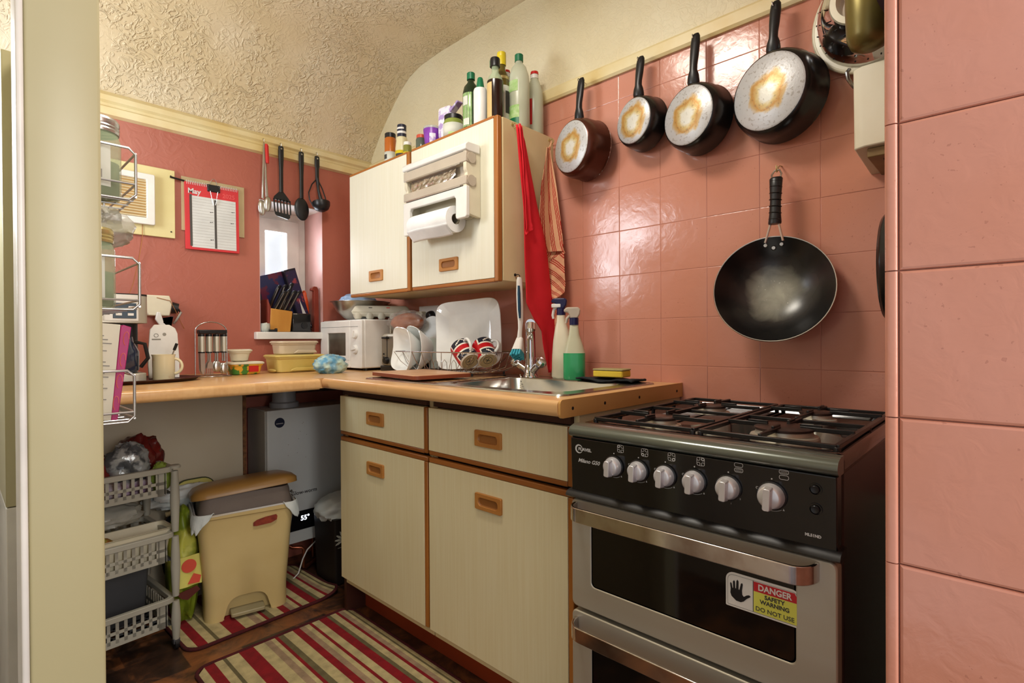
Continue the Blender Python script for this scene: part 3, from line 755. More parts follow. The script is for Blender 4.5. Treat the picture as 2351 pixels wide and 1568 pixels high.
# burners and pan supports
for (x, y, r) in ((-.455, -1.953, .034), (-.178, -1.952, .038), (-.420, -2.205, .052), (-.140, -2.195, .034)):
    bz = .849
    b = obj('burner', G(T(x, y, bz)).lathe([(0, 0), (r+.012, 0), (r+.010, .004), (r+.002, .006), (r, .014), (0, .014)], 36), M_STEELB, ck, smooth=40)
    g = G(T(x, y, bz)).lathe([(r*.98, .013), (r*1.06, .015), (r*1.06, .019), (r*.96, .0215), (0, .0215)], 36)
    obj('burner_cap', g, pm('burner_cap', (66, 48, 42), .35, c2=(50, 38, 34), sc=30) if 'burner_cap' not in MATS else MATS['burner_cap'], b, smooth=40)
def bar(g, a, b, z, w_=.004, h=.007):
    a = Vector((a[0], a[1], 0)); b = Vector((b[0], b[1], 0)); d = (b-a).normalized(); n_ = Vector((-d.y, d.x, 0))*w_
    q = [a+n_, b+n_, b-n_, a-n_]
    g.loft([[(p.x, p.y, z-h) for p in q], [(p.x, p.y, z) for p in q]])
for y0, y1, bs in ((-1.848, -2.078, ((-.455, -1.953), (-.178, -1.952))), (-2.094, -2.328, ((-.420, -2.205), (-.140, -2.195)))):
    g = G(); zt = .874
    rect = [(-.562, y0), (-.562, y1), (-.045, y1), (-.045, y0)]
    for k in range(4): bar(g, rect[k], rect[(k+1) % 4], zt-.004, .0045, .008)
    bar(g, (-.300, y0), (-.300, y1), zt-.004, .0045, .008)
    for k, p in enumerate(rect+[(-.3, y0), (-.3, y1)]): g.cyl((p[0], p[1], .852), (p[0], p[1], .866), .006, n=8)
    for (bx, by), (xa, xb) in zip(bs, ((-.562, -.300), (-.300, -.045))):
        for q in (((bx, y0), (bx, by+.030)), ((bx, y1), (bx, by-.030)), ((xa, by), (bx-.030, by)), ((xb, by), (bx+.030, by))):
            bar(g, q[0], q[1], zt, .0035, .009)
            e = q[1]; d = Vector((q[1][0]-q[0][0], q[1][1]-q[0][1])).normalized()*.03
            bar(g, (e[0]-d[0]*1.3, e[1]-d[1]*1.3), e, zt+.0045, .003, .006)
    obj('pan_support', g, M_CASTIRON, ck, bevel=.0012)
# ================================================================ things on the tiled wall
def hook(parent, x, y, z, r=.007, name='hook'):
    """small screw hook sticking out toward -x"""
    pts = [(0, y, z)]+[(x, y, z)]+[(x-r*math.sin(a), y, z-r+r*math.cos(a)) for a in [PI*k/8*1.25 for k in range(1, 9)]]
    return obj(name, G().tube([(p[0], p[1], p[2]) for p in pts], .0013, 6), M_WIRE, parent)
def saucepan(label, yc, zc, rb, depth, ztop, side=M_NONSTICK, rim=None, turn=13, loop=False, group='saucepans hanging by their handles from the rail'):
    """pan hung against the tiles, base toward the room"""
    t = thing('saucepan', label, 'pan', (-.02, yc, zc-rb), world=True, group=group)
    xb = -.028-depth
    M = T(xb, yc, zc) @ R('Z', -turn) @ R('Y', 90)      # local z points into the wall
    r1 = rb*1.14
    g = G(M).lathe([(rb*.97, .0), (rb*1.02, .003), (rb*1.09, .014), (r1*1.0, .035), (r1, depth-.008), (r1+.003, depth), (r1-.003, depth), (r1-.006, depth-.01), (rb, .012), (0, .010)], 48)
    obj('body', g, side, t, smooth=50)
    o = obj('base', G(I4).lathe([(0, -.0025), (rb*.93, -.0025), (rb*.97, 0), (rb*.97, .004), (0, .004)], 48), M_PANB, t, smooth=50)
    W = WINV[t]; o.matrix_local = W @ M
    # rebuild the base in its own frame so its burn marks are centred
    me = o.data
    if True:
        Wi = W.inverted()
        for v in me.vertices: v.co = Wi @ v.co
    o.rotation_mode = 'XYZ'
    if rim: obj('rim', G(M).tube([(r1*math.cos(a)+0, r1*math.sin(a), depth) for a in [2*PI*k/40 for k in range(40)]], .003, 6, True), rim, t)
    # ferrule and handle
    zt = zc+r1-.004; xh = xb+depth*.62; Lh = ztop-zt; yh = yc+.0*Lh
    lean = -.006
    obj('ferrule', G().loft([[(xh+a*.5+dx, yc+b+dy, z) for a, b in circ(0, 0, w_, 14)] for z, w_, dx, dy in ((zt-.012, .015, 0, 0), (zt+.014, .011, -.002, lean*.3))]), M_STEELB, t, smooth=50)
    loops = []; h0 = zt+.010
    for k, (f, w_, d_, dx) in enumerate(((0, .018, .012, -.004), (.05, .0185, .012, -.006), (.16, .0165, .011, -.008), (.26, .0115, .010, -.009), (.36, .0115, .009, -.009), (.55, .0135, .009, -.006), (.80, .0145, .008, -.002), (.93, .0130, .007, .0), (1, .008, .005, .002))):
        z = h0+(ztop-h0)*f; loops.append([(xh+dx+a, yc+lean*f+b, z) for b, a in circ(0, 0, w_, 16, d_)])
    h = obj('handle', G().loft(loops), M_BLACK, t, smooth=60)
    zs_ = ztop-.016
    g = G(FX(xh-.009, yc+lean, zs_)); g.prism(rr(-.0035, -.055, .0035, .004, .0034, 4), .0, .0006)
    obj('slot', g, M_DARK, h)
    k = obj('hook', G().tube([(-.015, yc+.004, ztop-.002), (xh+.004, yc+.003, ztop-.002), (xh-.008, yc+.002, ztop-.002), (xh-.013, yc, ztop-.008), (xh-.012, yc-.002, ztop-.016), (xh-.004, yc-.004, ztop-.018)], .0014, 6), M_WIRE, t)
    return t
saucepan('steel saucepan with brown sides hanging nearest the towels', -1.446, 1.704, .088, .088, 1.955, M_PANBROWN, M_WIRE)
saucepan('smallest black saucepan, second from the cupboard on the rail', -1.672, 1.735, .072, .062, 1.950)
saucepan('medium black saucepan, third from the cupboard on the rail', -1.856, 1.695, .086, .072, 1.948)
saucepan('largest black saucepan with a yellow-stained base near the colander', -2.078, 1.69, .100, .078, 1.945)

# ---- wok
wk = thing('wok', 'black carbon steel wok with worn grey centre hanging low on the tiles', 'wok', (-.03, -2.075, 1.03), world=True)
WM = T(-.095, -2.083, 1.178) @ R('Z', 12) @ R('Y', 15) @ R('Y', 90) @ S(.97, .97, 1)
W = WINV[wk]
prof_w = [(0, .062), (.035, .061), (.062, .056), (.090, .044), (.118, .024), (.140, .003), (.1485, -.004), (.1505, -.002), (.142, .006), (.120, .028), (.092, .048), (.062, .0595), (.035, .064), (0, .065)]
g = G().lathe(prof_w[:7], 64); o = obj('pan_inside', g, M_WOK, None, smooth=60); o.parent = wk; o.matrix_local = W @ WM
g = G().lathe(prof_w[6:], 64); o = obj('pan_back', g, M_NONSTICK, None, smooth=60); o.parent = wk; o.matrix_local = W @ WM
obj('rim', G(WM).tube([(.1490*math.cos(2*PI*k/64), .1490*math.sin(2*PI*k/64), -.003) for k in range(64)], .0017, 6, True), M_STEEL, wk)
for a, b in ((-.019, .130), (0, .123), (.019, .130)):
    p = WM @ Vector((-b, a*1.05, .012 if b > .125 else .017)); q = WM @ Vector((-b+.001, a*1.05, .006 if b > .125 else .011))
    obj('rivet', G().cyl(p, q, .0062, .0045, 14), M_STEEL, wk, smooth=50)
yt = -2.085
obj('handle_wire', G().tube([(-.085, yt+.022, 1.300), (-.080, yt+.011, 1.345), (-.070, yt+.008, 1.40)], .003, 8).tube([(-.085, yt-.022, 1.300), (-.080, yt-.011, 1.345), (-.070, yt-.008, 1.40)], .003, 8), M_STEEL, wk)
loops = []
for f, w_ in ((0, .0155), (.03, .0165), (.2, .0145), (.5, .0135), (.8, .0155), (.97, .0165), (1, .014)):
    z = 1.348+.125*f; loops.append([(-.078+.012*f+b*.8, yt+a, z) for a, b in circ(0, 0, w_, 20)])
hd = obj('grip', G().loft(loops), M_BLACK, wk, smooth=60)
for f in (.1, .24, .38, .52, .66, .8, .92):
    z = 1.348+.125*f; obj('wrap', G().tube([(-.078+.012*f+.0122*math.cos(a), yt+.0152*math.sin(a), z+.002*math.sin(a)) for a in [2*PI*k/18 for k in range(18)]], .0012, 5, True), M_BLACKG, hd)
obj('hanging_loop', G().tube([(-.066, yt+.010, 1.470), (-.062, yt+.012, 1.483), (-.058, yt+.006, 1.494), (-.058, yt-.006, 1.494), (-.062, yt-.012, 1.483), (-.066, yt-.010, 1.470)], .0023, 8), M_STEEL, wk)
obj('wall_hook', G().tube([(-.004, yt+.004, 1.518), (-.020, yt+.004, 1.516), (-.040, yt+.002, 1.508), (-.056, yt, 1.492), (-.064, yt-.001, 1.488), (-.070, yt-.002, 1.496), (-.070, yt-.002, 1.504)], .0018, 6), M_LIDS, wk)

# ---- dark frying pan seen edge-on by the pier
fp = thing('frying_pan', 'dark frying pan hanging edge-on beside the pier, right of the wok', 'pan', (-.33, -2.42, 1.06), world=True)
PM = T(-.33, -2.362, 1.183) @ R('X', 90)
obj('pan', G(PM).lathe([(0, 0), (.098, 0), (.108, .008), (.120, .070), (.122, .074), (.117, .074), (.104, .010), (0, .006)], 48), M_NONSTICK, fp, smooth=50)
obj('handle', G().loft([[(-.33+a, -2.425+b, z) for a, b in circ(0, 0, w_, 12, .007)] for z, w_ in ((1.300, .012), (1.33, .009), (1.40, .011), (1.435, .008))]), M_BLACK, fp, smooth=60)

# ---- colander, brass pot and dark lid in the corner above
CM = T(-.052, -2.300, 1.835) @ R('Z', -8) @ R('Y', 90)
cd = thing('colander', 'stainless steel colander with rolled rim hanging above the cream box', 'colander', (-.03, -2.30, 1.70), world=True)
rc_ = .138
prof_c = [(.062, -.080), (.066, -.086), (.070, -.080), (.072, -.070), (.092, -.060), (.112, -.036), (.124, -.006), (.128, .012)]
obj('bowl', G(CM).lathe([(0, -.062), (.058, -.066)]+prof_c+[(.124, .012), (.118, -.008), (.10, -.04), (.06, -.058), (0, -.058)], 56), M_CHROME, cd, smooth=60)
obj('rim', G(CM).tube([(rc_*math.cos(a), rc_*math.sin(a), .014) for a in [2*PI*k/56 for k in range(56)]], .006, 8, True).ring(circ(0, 0, .138, 56), circ(0, 0, .122, 56), .009, .013), M_CREAMC, cd, smooth=60)
obj('foot_ring', G(CM).ring(circ(0, 0, .063, 40), circ(0, 0, .050, 40), -.090, -.064), M_CREAMC, cd, smooth=40)
gh = G(CM)
for rr_, zz, nn in ((.083, -.066, 16), (.101, -.050, 20), (.115, -.030, 24), (.122, -.012, 28)):
    for k in range(nn):
        a = 2*PI*(k+.3*(nn % 3))/nn; p = Vector((rr_*math.cos(a), rr_*math.sin(a), zz)); n_ = Vector((math.cos(a), math.sin(a), -.9)).normalized()
        gh.cyl(p-n_*.001, p+n_*.0012, .0017, n=6)
ho = obj('holes', gh, M_DARK, cd); ho['kind'] = 'stuff'
obj('hook_handle', G(FX(-.050, -2.252, 1.690)).tube([(0, .012, .012), (-.004, .004, .018), (-.002, -.012, .016), (.004, -.024, .008), (.008, -.030, 0)], .0045, 8), M_STEEL, cd)
bp = thing('brass_pot', 'olive brass pot hanging in front of the colander at the top right', 'pot', (-.20, -2.35, 1.72), world=True)
obj('body', G(T(-.215, -2.318, 1.665)).lathe([(0, 0), (.018, .001), (.034, .010), (.042, .030), (.045, .10), (.045, .17), (.047, .172), (.043, .172), (.042, .03), (0, .012)], 40), M_BRASS, bp, smooth=50)
obj('handle', G().tube([(-.215, -2.318, 1.83), (-.20, -2.318, 1.92), (-.12, -2.36, 1.985)], .005, 8), M_BRASS, bp)
dl = thing('steamer_lid', 'dark steel lid hanging edge-on at the pier top, in front of the pot', 'lid', (-.28, -2.40, 1.62), world=True)
obj('lid', G(T(-.315, -2.398, 1.735) @ R('Z', 62) @ R('Y', 90)).lathe([(0, -.012), (.05, -.010), (.098, -.002), (.102, .002), (.098, .003), (.05, -.004), (0, -.006)], 48), pm('dark_blue_steel', (52, 56, 66), .25, .7), dl, smooth=50)
obj('handle', G().tube([(-.31, -2.405, 1.83), (-.29, -2.41, 1.90), (-.2, -2.43, 1.98)], .006, 8), M_BLACK, dl)

# ---- cream box (extract outlet) on the wall
bx = thing('extractor_box', 'cream square box with sloping underside high on the tiles beside the pier', 'box', (-.1, -2.37, 1.45), world=True)
x0, y0_, y1_ = -.205, -2.284, -2.445
g = G(); g.loft([[(-.004, y0_-.002, 1.450), (-.004, y1_, 1.450), (x0+.01, y1_, 1.466), (x0+.01, y0_-.022, 1.466), (x0+.02, y0_, 1.466)],
                 [(-.004, y0_-.002, 1.640), (-.004, y1_, 1.640), (x0, y1_, 1.640), (x0, y0_-.018, 1.640), (x0+.012, y0_, 1.640)]])
obj('case', g, M_HOODC, bx, bevel=.003)
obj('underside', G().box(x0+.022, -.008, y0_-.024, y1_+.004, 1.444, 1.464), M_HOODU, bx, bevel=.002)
obj('grille', G().box(x0+.05, -.05, y0_-.05, y1_+.02, 1.441, 1.4445), M_DARKWOOD, bx)

# ================================================================ towels and brush on the cupboard side (plane y = -1.281)
YS = -1.283
def cloth(name, pts_l, pts_r, mats, parent, paint=None, nu=26, nv=60, amp=.006, folds=3, yb=-.012, seed=0, tk=.0022, facing=False):
    """hanging cloth given by its left and right outline (x, z) from top to bottom"""
    def ev(P, v):
        k = v*(len(P)-1); i = min(int(k), len(P)-2); t = k-i; t2 = t
        return P[i][0]*(1-t2)+P[i+1][0]*t2, P[i][1]*(1-t2)+P[i+1][1]*t2
    def fn(u, v):
        a = ev(pts_l, v); b = ev(pts_r, v)
        x = a[0]*(1-u)+b[0]*u; z = a[1]*(1-u)+b[1]*u
        k = min(1, v*3)
        y = YS+yb-(amp*(.6+.4*k))*(1+math.sin(u*PI*2*folds+seed+v*2.4+.8*math.sin(v*5)))-.006*mnoise.noise(Vector((u*2, v*5, seed)))
        if facing:      # hangs round the cupboard's back edge: flat on its side first, then turning toward the wall
            d = max(0., x+1.294)
            return (-.040+(y-YS)-1.22*d, x-d+(y-YS)*.3, 1.05+(z-1.05)*(1-.8*d))
        return (x, y, z)
    o = obj(name, G().surf(fn, nu, nv, paint), mats, parent, smooth=70, solid=tk)
    return o
def cup_hook(parent, x, z, m=M_LIDS):
    g = G().tube([(x, YS+.003, z), (x, YS-.012, z)]+[(x+.0, YS-.012-.008*math.sin(a), z-.008+.008*math.cos(a)) for a in [PI*k/7*1.35 for k in range(1, 8)]], .0016, 6)
    obj('hook', g, m, parent); obj('hook_plate', G().cyl((x, YS+.003, z), (x, YS+.0, z), .005, n=12), m, parent)
rt_ = thing('towel', 'plain bright red tea towel hanging from a hook on the cupboard side', 'towel', (-.15, YS, .95), world=True)
cup_hook(rt_, -.232, 1.793)
cloth('cloth', [(-.243, 1.781), (-.236, 1.72), (-.226, 1.62), (-.215, 1.50), (-.208, 1.40), (-.206, 1.30), (-.200, 1.175), (-.160, 1.120), (-.118, 1.075), (-.105, 1.02), (-.080, .925)],
      [(-.222, 1.778), (-.200, 1.735), (-.170, 1.64), (-.134, 1.53), (-.098, 1.43), (-.078, 1.34), (-.060, 1.24), (-.045, 1.16), (-.030, 1.09), (-.008, 1.005), (-.064, .925)], M_RED, rt_, amp=.004, folds=1.3, yb=-.022)
cloth('fold', [(-.243, 1.781), (-.232, 1.68), (-.218, 1.55), (-.212, 1.43), (-.214, 1.405)], [(-.225, 1.779), (-.214, 1.68), (-.196, 1.55), (-.180, 1.45), (-.172, 1.43)], M_RED, rt_, amp=.003, folds=1, yb=-.036, nv=30, nu=10)
tt = thing('towel', 'cream tea towel with red stripes hanging beside the nearest saucepan', 'towel', (-.04, -1.30, 1.0), world=True)
cup_hook(tt, -.030, 1.792)
obj('loop', G().tube([(-.032, -1.292, 1.785), (-.038, -1.293, 1.77), (-.045, -1.285, 1.752)], .0015, 6).tube([(-.032, -1.292, 1.785), (-.040, -1.299, 1.772), (-.048, -1.298, 1.752)], .0015, 6), M_TCREAM, tt)
def stripes(freq, ang=0, off=0):
    def p(u, v):
        k = ((u+ang*v)*freq*1.5+off) % 1.0
        return 1 if (k < .10 or .18 < k < .28 or .36 < k < .46) else 0
    return p
TM = [M_TCREAM, M_TRED]
cloth('cloth', [(-1.283, 1.757), (-1.270, 1.68), (-1.254, 1.58), (-1.243, 1.48), (-1.237, 1.40), (-1.238, 1.375)],
      [(-1.297, 1.757), (-1.313, 1.68), (-1.332, 1.58), (-1.346, 1.48), (-1.357, 1.39), (-1.358, 1.365)], TM, tt, stripes(1.8, -.35, .35), amp=.004, folds=1.2, yb=-.006, nu=80, nv=90, facing=True)
cloth('under_fold', [(-1.239, 1.385), (-1.240, 1.36), (-1.243, 1.335), (-1.246, 1.31)], [(-1.352, 1.380), (-1.361, 1.36), (-1.340, 1.335), (-1.262, 1.305)], TM, tt, stripes(1.7, .5, .0), amp=.002, folds=1, yb=.002, nu=60, nv=40, facing=True)
cloth('lower_fold', [(-1.247, 1.312), (-1.250, 1.285), (-1.268, 1.255), (-1.292, 1.215), (-1.312, 1.19)],
      [(-1.360, 1.366), (-1.363, 1.32), (-1.366, 1.28), (-1.367, 1.24), (-1.364, 1.215)], TM, tt, stripes(1.6, -1.3, .1), amp=.004, folds=1, yb=-.008, nu=80, nv=80, facing=True)
cloth('tail', [(-1.262, 1.275), (-1.258, 1.24), (-1.254, 1.19), (-1.262, 1.13), (-1.276, 1.09), (-1.284, 1.064)],
      [(-1.335, 1.235), (-1.338, 1.20), (-1.338, 1.165), (-1.329, 1.13), (-1.318, 1.10), (-1.311, 1.077)], TM, tt, stripes(1.6, .9, .2), amp=.003, folds=1.2, yb=.003, nu=60, nv=70, facing=True)
bs = thing('dish_brush', 'white and blue washing-up brush with teal bristles hanging left of the red towel', 'brush', (-.215, YS, 1.02), world=True)
cup_hook(bs, -.222, 1.272, M_DARK)
g = G(); pth = [(-.222, 1.262, .007), (-.222, 1.250, .010), (-.221, 1.20, .011), (-.219, 1.15, .011), (-.217, 1.11, .009), (-.219, 1.085, .007), (-.222, 1.06, .008), (-.222, 1.048, .009)]
obj('handle', g.loft([[(x+a*1.3, YS-.018+b*.8, z) for a, b in circ(0, 0, w_, 14)] for x, z, w_ in pth]), M_WPLAST, bs, smooth=60)
obj('grip', G().loft([[(x+a*.8, YS-.0235+b*.6, z) for a, b in circ(0, 0, w_, 14)] for x, z, w_ in ((-.2315, 1.232, .006), (-.2305, 1.205, .008), (-.2285, 1.15, .008), (-.2265, 1.120, .005))]), M_BLUEG, bs, smooth=60)
hM = T(-.222, YS-.018, 1.045) @ R('Z', 25) @ R('Y', 22) @ S(1.25, 1.25, 1.1)
obj('head', G(hM).loft([[(x, y, z) for x, y in rr(-.024, -.014, .018, .014, .008, 4)] for z in (-.040,)]+[[(x, y, z) for x, y in rr(-.008, -.009, .008, .009, .006, 4)] for z in (.006,)]), M_WPLAST, bs, smooth=50)
g = G(hM)
for a in range(7):
    for b in range(4):
        x = -.020+.0056*a; y = -.010+.0065*b
        g.cyl((x, y, -.040), (x*1.25-.004, y*1.2, -.060-.003*((a+b) % 2)), .0026, .0032, 6)
br_ = obj('bristles', g, M_TEALB, bs); br_['kind'] = 'stuff'

# ================================================================ wrap dispenser on the cupboard door
dp = thing('wrap_dispenser', 'white and taupe foil and kitchen roll dispenser fixed to the wall cupboard door', 'dispenser', (-.33, -1.01, 1.48), world=True)
DX = -.303
g = G(FX(DX, -.842, 0)).prism(rr(0, 1.475, .350, 1.700, (.05, .05, .02, .02), 6), 0, .006); obj('back_plate', g, M_CPLAST, dp, bevel=.001)
def side_poly():
    # outline in (w out, z): bellied front with two lobes
    return [(0, 1.470), (.030, 1.474), (.058, 1.478), (.066, 1.486), (.067, 1.55), (.066, 1.59), (.062, 1.600), (.060, 1.618), (.066, 1.628), (.066, 1.652), (.062, 1.662), (.062, 1.678), (.066, 1.688), (.064, 1.706), (.052, 1.716), (0, 1.716)]
SM = lambda y: Matrix(((-1, 0, 0, DX), (0, 0, -1, y), (0, 1, 0, 0), (0, 0, 0, 1)))
for y in (-.838, -1.178): obj('end_cheek', G(SM(y)).prism(side_poly(), 0, .016), M_CPLAST, dp, bevel=.002)
obj('hood', G(SM(-.832)).prism([(.004, 1.690), (.060, 1.690), (.072, 1.694), (.072, 1.712), (.060, 1.722), (.004, 1.722)], 0, .366), M_WPLAST, dp, bevel=.003)
obj('cover', G(SM(-.834)).prism([(.02, 1.652), (.050, 1.650), (.068, 1.654), (.068, 1.6895), (.02, 1.6895)], 0, .362), M_TAUPE, dp, bevel=.003)
obj('cover', G(SM(-.834)).prism([(.02, 1.575), (.050, 1.573), (.068, 1.577), (.068, 1.608), (.02, 1.608)], 0, .362), M_TAUPE, dp, bevel=.003)
obj('spine', G().box(DX-.046, DX-.006, -.845, -1.172, 1.608, 1.652), M_TAUPE, dp)
obj('cutting_edge', G().box(DX-.0695, DX-.066, -.85, -1.165, 1.650, 1.654).box(DX-.0695, DX-.066, -.85, -1.165, 1.573, 1.577), M_STEEL, dp)
for z in (1.670, 1.592):
    for y in (-.833, -1.195):
        obj('cap', G(FX(DX, 0, 0)).prism([(a-(y), b) for a, b in circ(0, z, .001, 3)], 0, .001), M_TAUPE, dp) if False else obj('cap', G().cyl((DX-.043, y+.0005, z), (DX-.043, y-.0035, z), .019, n=28), M_TAUPE, dp, smooth=40)
obj('bracket', G(FX(DX, -.832, 0)).prism([(0, 1.572), (0, 1.452), (.006, 1.446), (.034, 1.446), (.040, 1.452), (.040, 1.535), (.048, 1.545), (.300, 1.545), (.308, 1.535), (.308, 1.470), (.312, 1.464), (.358, 1.464), (.364, 1.470), (.364, 1.572)][::-1], .052, .068), M_WPLAST, dp, bevel=.003)
obj('spigot', G().cyl((DX-.045, -1.125, 1.482), (DX-.045, -1.160, 1.482), .010, n=20).cyl((DX-.045, -.868, 1.482), (DX-.045, -.885, 1.482), .010, n=20), M_WPLAST, dp, smooth=40)
# foil sheet hanging between the covers
def foil_fn(u, v):
    y = -.872-.262*u; z = 1.656-(.066+.008*math.sin(u*9+1)-.05*max(0, u-.5))*v
    n_ = mnoise.noise(Vector((u*14, v*6, 1.3)))
    return (DX-.056-.008*v-.004*n_*v, y, z)
fo = obj('foil', G().surf(foil_fn, 60, 16), M_FOIL, dp, smooth=0, solid=.0006)
pr = thing('kitchen_roll', 'white kitchen paper roll held in the dispenser', 'paper roll', (DX-.045, -1.01, 1.44), world=True)
yr = -.888; RL = -1.118
def roll_prof():
    return [(.019, 0), (.046, 0), (.0465, .003), (.0465, .227), (.046, .23), (.019, .23), (.0185, .228), (.0185, .002), (.019, 0)]
obj('paper', G(T(DX-.048, yr, 1.472) @ R('X', 90)).lathe(roll_prof(), 48), M_PAPER, pr, smooth=50)
obj('core', G(T(DX-.048, yr, 1.472) @ R('X', 90)).lathe([(.0188, .001), (.0188, .229), (.0175, .229), (.0175, .001), (.0188, .001)], 32), pm('card_core', (150, 140, 118), .8), pr, smooth=50)
def tail(u, v):
    a = math.radians(-85-30*v*.6); 
    return (DX-.048-.0468*math.cos(a)*1.0-(.0 if v < .5 else 0), yr-.23*u, 1.472+.0468*math.sin(a)-.018*v*v)
obj('loose_sheet', G().surf(lambda u, v: (DX-.048-.046+.034*v, yr-.229*u, 1.472-.02-.036*v+.002*math.sin(u*6)), 16, 6), M_PAPER, pr, solid=.0008)
# ================================================================ bottles, jars and packets on top of the wall cupboards
ZT = 1.8105
def bottle(name, label, x, y, prof, mat, cap=None, capm=None, lab=None, labm=None, extra=None, n=28, cat='bottle', sy=1, z=ZT, group='bottles and jars on top of the wall cupboards'):
    t = thing(name, label, cat, (x, y, z), 0, group, world=False)
    obj('body', G(S(1, sy, 1)).lathe([(0, 0)]+prof+([(0, prof[-1][1])]), n), mat, t, smooth=45)
    if cap: obj('cap', G().lathe([(0, cap[1])]+[(cap[0], cap[1]), (cap[0], cap[2]-.002), (cap[0]-.002, cap[2]), (0, cap[2])], 24), capm, t, smooth=40)
    if lab:
        r, z0, z1 = lab[:3]; a0, a1 = (lab[3], lab[4]) if len(lab) > 3 else (100, 330)
        def fn(u, v):
            a = math.radians(a0+(a1-a0)*u); return ((r+.0006)*math.cos(a), (r+.0006)*math.sin(a)*sy, z0+(z1-z0)*v)
        obj('label', G().surf(fn, 24, 1), labm, t, smooth=60, solid=.0004)
    if extra: extra(t)
    return t
def band(t, r, z0, z1, m, a0=100, a1=330, name='print', e=.0012):
    obj(name, G().surf(lambda u, v: ((r+e)*math.cos(math.radians(a0+(a1-a0)*u)), (r+e)*math.sin(math.radians(a0+(a1-a0)*u)), z0+(z1-z0)*v), 16, 1), m, t, smooth=60)
XT = -.235
bottle('spice_jar', 'jar of orange sauce with white lower label, leftmost on the cupboard', XT, -.545, [(.024, 0), (.025, .01), (.025, .120), (.021, .130)], M_AMBER, (.024, .126, .146), M_BLACK, (.025, .008, .062), M_LABEL, lambda t: (band(t, .025, .030, .050, M_INK, 150, 200), band(t, .025, .012, .026, M_REDP, 220, 260)), cat='jar')
bottle('sauce_bottle', 'cream sauce bottle with black and white zigzag cap', XT, -.632, [(.027, 0), (.028, .01), (.028, .060), (.022, .105), (.018, .108)], pm('cream_sauce', (222, 214, 172), .3), (.0195, .105, .160), M_NAVYD, (.028, .005, .045), M_YELLOW, lambda t: (band(t, .0195, .120, .130, M_WPLAST, 160, 300), band(t, .0195, .138, .146, M_WPLAST, 120, 260), band(t, .028, .016, .032, M_INK, 170, 260)))
bottle('spice_jar', 'small jar with a black lid behind the olive jar', XT+.09, -.715, [(.024, 0), (.024, .06), (.020, .066)], M_OLIVEG, (.023, .064, .082), M_BLACK, cat='jar')
bottle('spice_jar', 'small olive-green jar with a white lid over the gap between the doors', XT-.02, -.700, [(.017, 0), (.017, .048), (.014, .052)], pm('olive_contents', (130, 132, 60), .3), (.016, .050, .064), M_WPLAST, (.0172, .006, .020), M_YELLOW, cat='jar')
bottle('spice_jar', 'small grey glass jar with an orange-red lid', XT, -.768, [(.021, 0), (.022, .006), (.022, .060), (.018, .068)], pm('grey_glass', (92, 104, 92), .15, alpha=.85), (.0195, .066, .080), pm('orange_lid', (206, 84, 58), .4), cat='jar')
def tubx(t): obj('rim', G().lathe([(.034, .082), (.036, .082), (.036, .088), (.033, .088)], 28), M_CLEARP, t)
bottle('sweet_tub', 'shiny purple foil tub with a clear lid', XT, -.838, [(.026, 0), (.034, .080), (.033, .084)], M_PURPLE, (.034, .082, .092), M_CLEARP, None, None, lambda t: band(t, .031, .02, .06, M_LILAC, 215, 260), cat='tub')
pk = thing('packet', 'lilac and white plastic packet folded over at the top', 'packet', (XT+.02, -.915, ZT), 0, 'bottles and jars on top of the wall cupboards', world=False)
obj('bag', G().loft([[(x+dx, y+dy, z) for x, y in rr(-w_, -d, w_, d, min(w_, d)*.8, 4)] for z, w_, d, dx, dy in ((0, .026, .034, 0, 0), (.05, .030, .038, 0, 0), (.11, .026, .037, 0, .002), (.145, .014, .036, -.004, .004), (.158, .006, .034, -.010, .004))], M=R('Z', 8)), M_LILAC, pk, smooth=60, subsurf=1)
obj('folded_top', G(T(0, -.03, .128) @ R('X', -30)).box(-.018, .012, -.055, .0, -.004, .004), M_LILAC, pk, bevel=.003)
bottle('glass_jar', 'squat green jar with a black lid and pale label', XT-.01, -.985, [(.036, 0), (.039, .008), (.039, .062), (.033, .078)], pm('green_glass_jar', (136, 150, 70), .12), (.0355, .074, .092), M_BLACK, (.039, .006, .056), M_LABEL, lambda t: band(t, .039, .006, .020, M_LGREEN, 200, 330), n=36, cat='jar')
bottle('sauce_bottle', 'orange-brown squeezy bottle half hidden behind the dark green bottle', XT+.07, -1.115, [(.030, 0), (.032, .01), (.032, .13), (.022, .150)], M_AMBER, (.015, .148, .158), M_WPLAST, (.032, .05, .10, 150, 330), M_LABEL, n=28)
def logo1(t): band(t, .030, .016, .140, M_LGREEN, 150, 235, e=.0009); band(t, .030, .022, .046, M_LABEL, 165, 215, e=.0014); band(t, .030, .095, .128, M_LABEL, 160, 205, e=.0014)
bottle('oil_bottle', 'dark green oil bottle with pale label and green cap', XT-.01, -1.085, [(.029, 0), (.031, .006), (.031, .145), (.026, .168), (.013, .185), (.012, .200)], M_OLIVEG, (.015, .196, .222), M_GREEN, None, None, logo1)
bottle('oil_bottle', 'bottle with red and white cap standing behind the yellow-capped one', XT+.09, -1.170, [(.030, 0), (.030, .165), (.014, .205), (.013, .215)], M_PET, (.0155, .212, .228), M_WPLAST, None, None, lambda t: obj('cap_top', G().lathe([(0, .228), (.0155, .228), (.0145, .236), (0, .237)], 20), M_REDP, t, smooth=40))
bottle('spray_bottle', 'plain white bottle with a tapered green cap', XT-.03, -1.156, [(.0235, 0), (.0245, .004), (.0245, .125), (.022, .132)], M_WPLAST, None, None, None, None, lambda t: obj('cap', G().lathe([(0, .130), (.016, .130), (.010, .170), (.008, .173), (0, .173)], 20), M_GREEN, t, smooth=40))
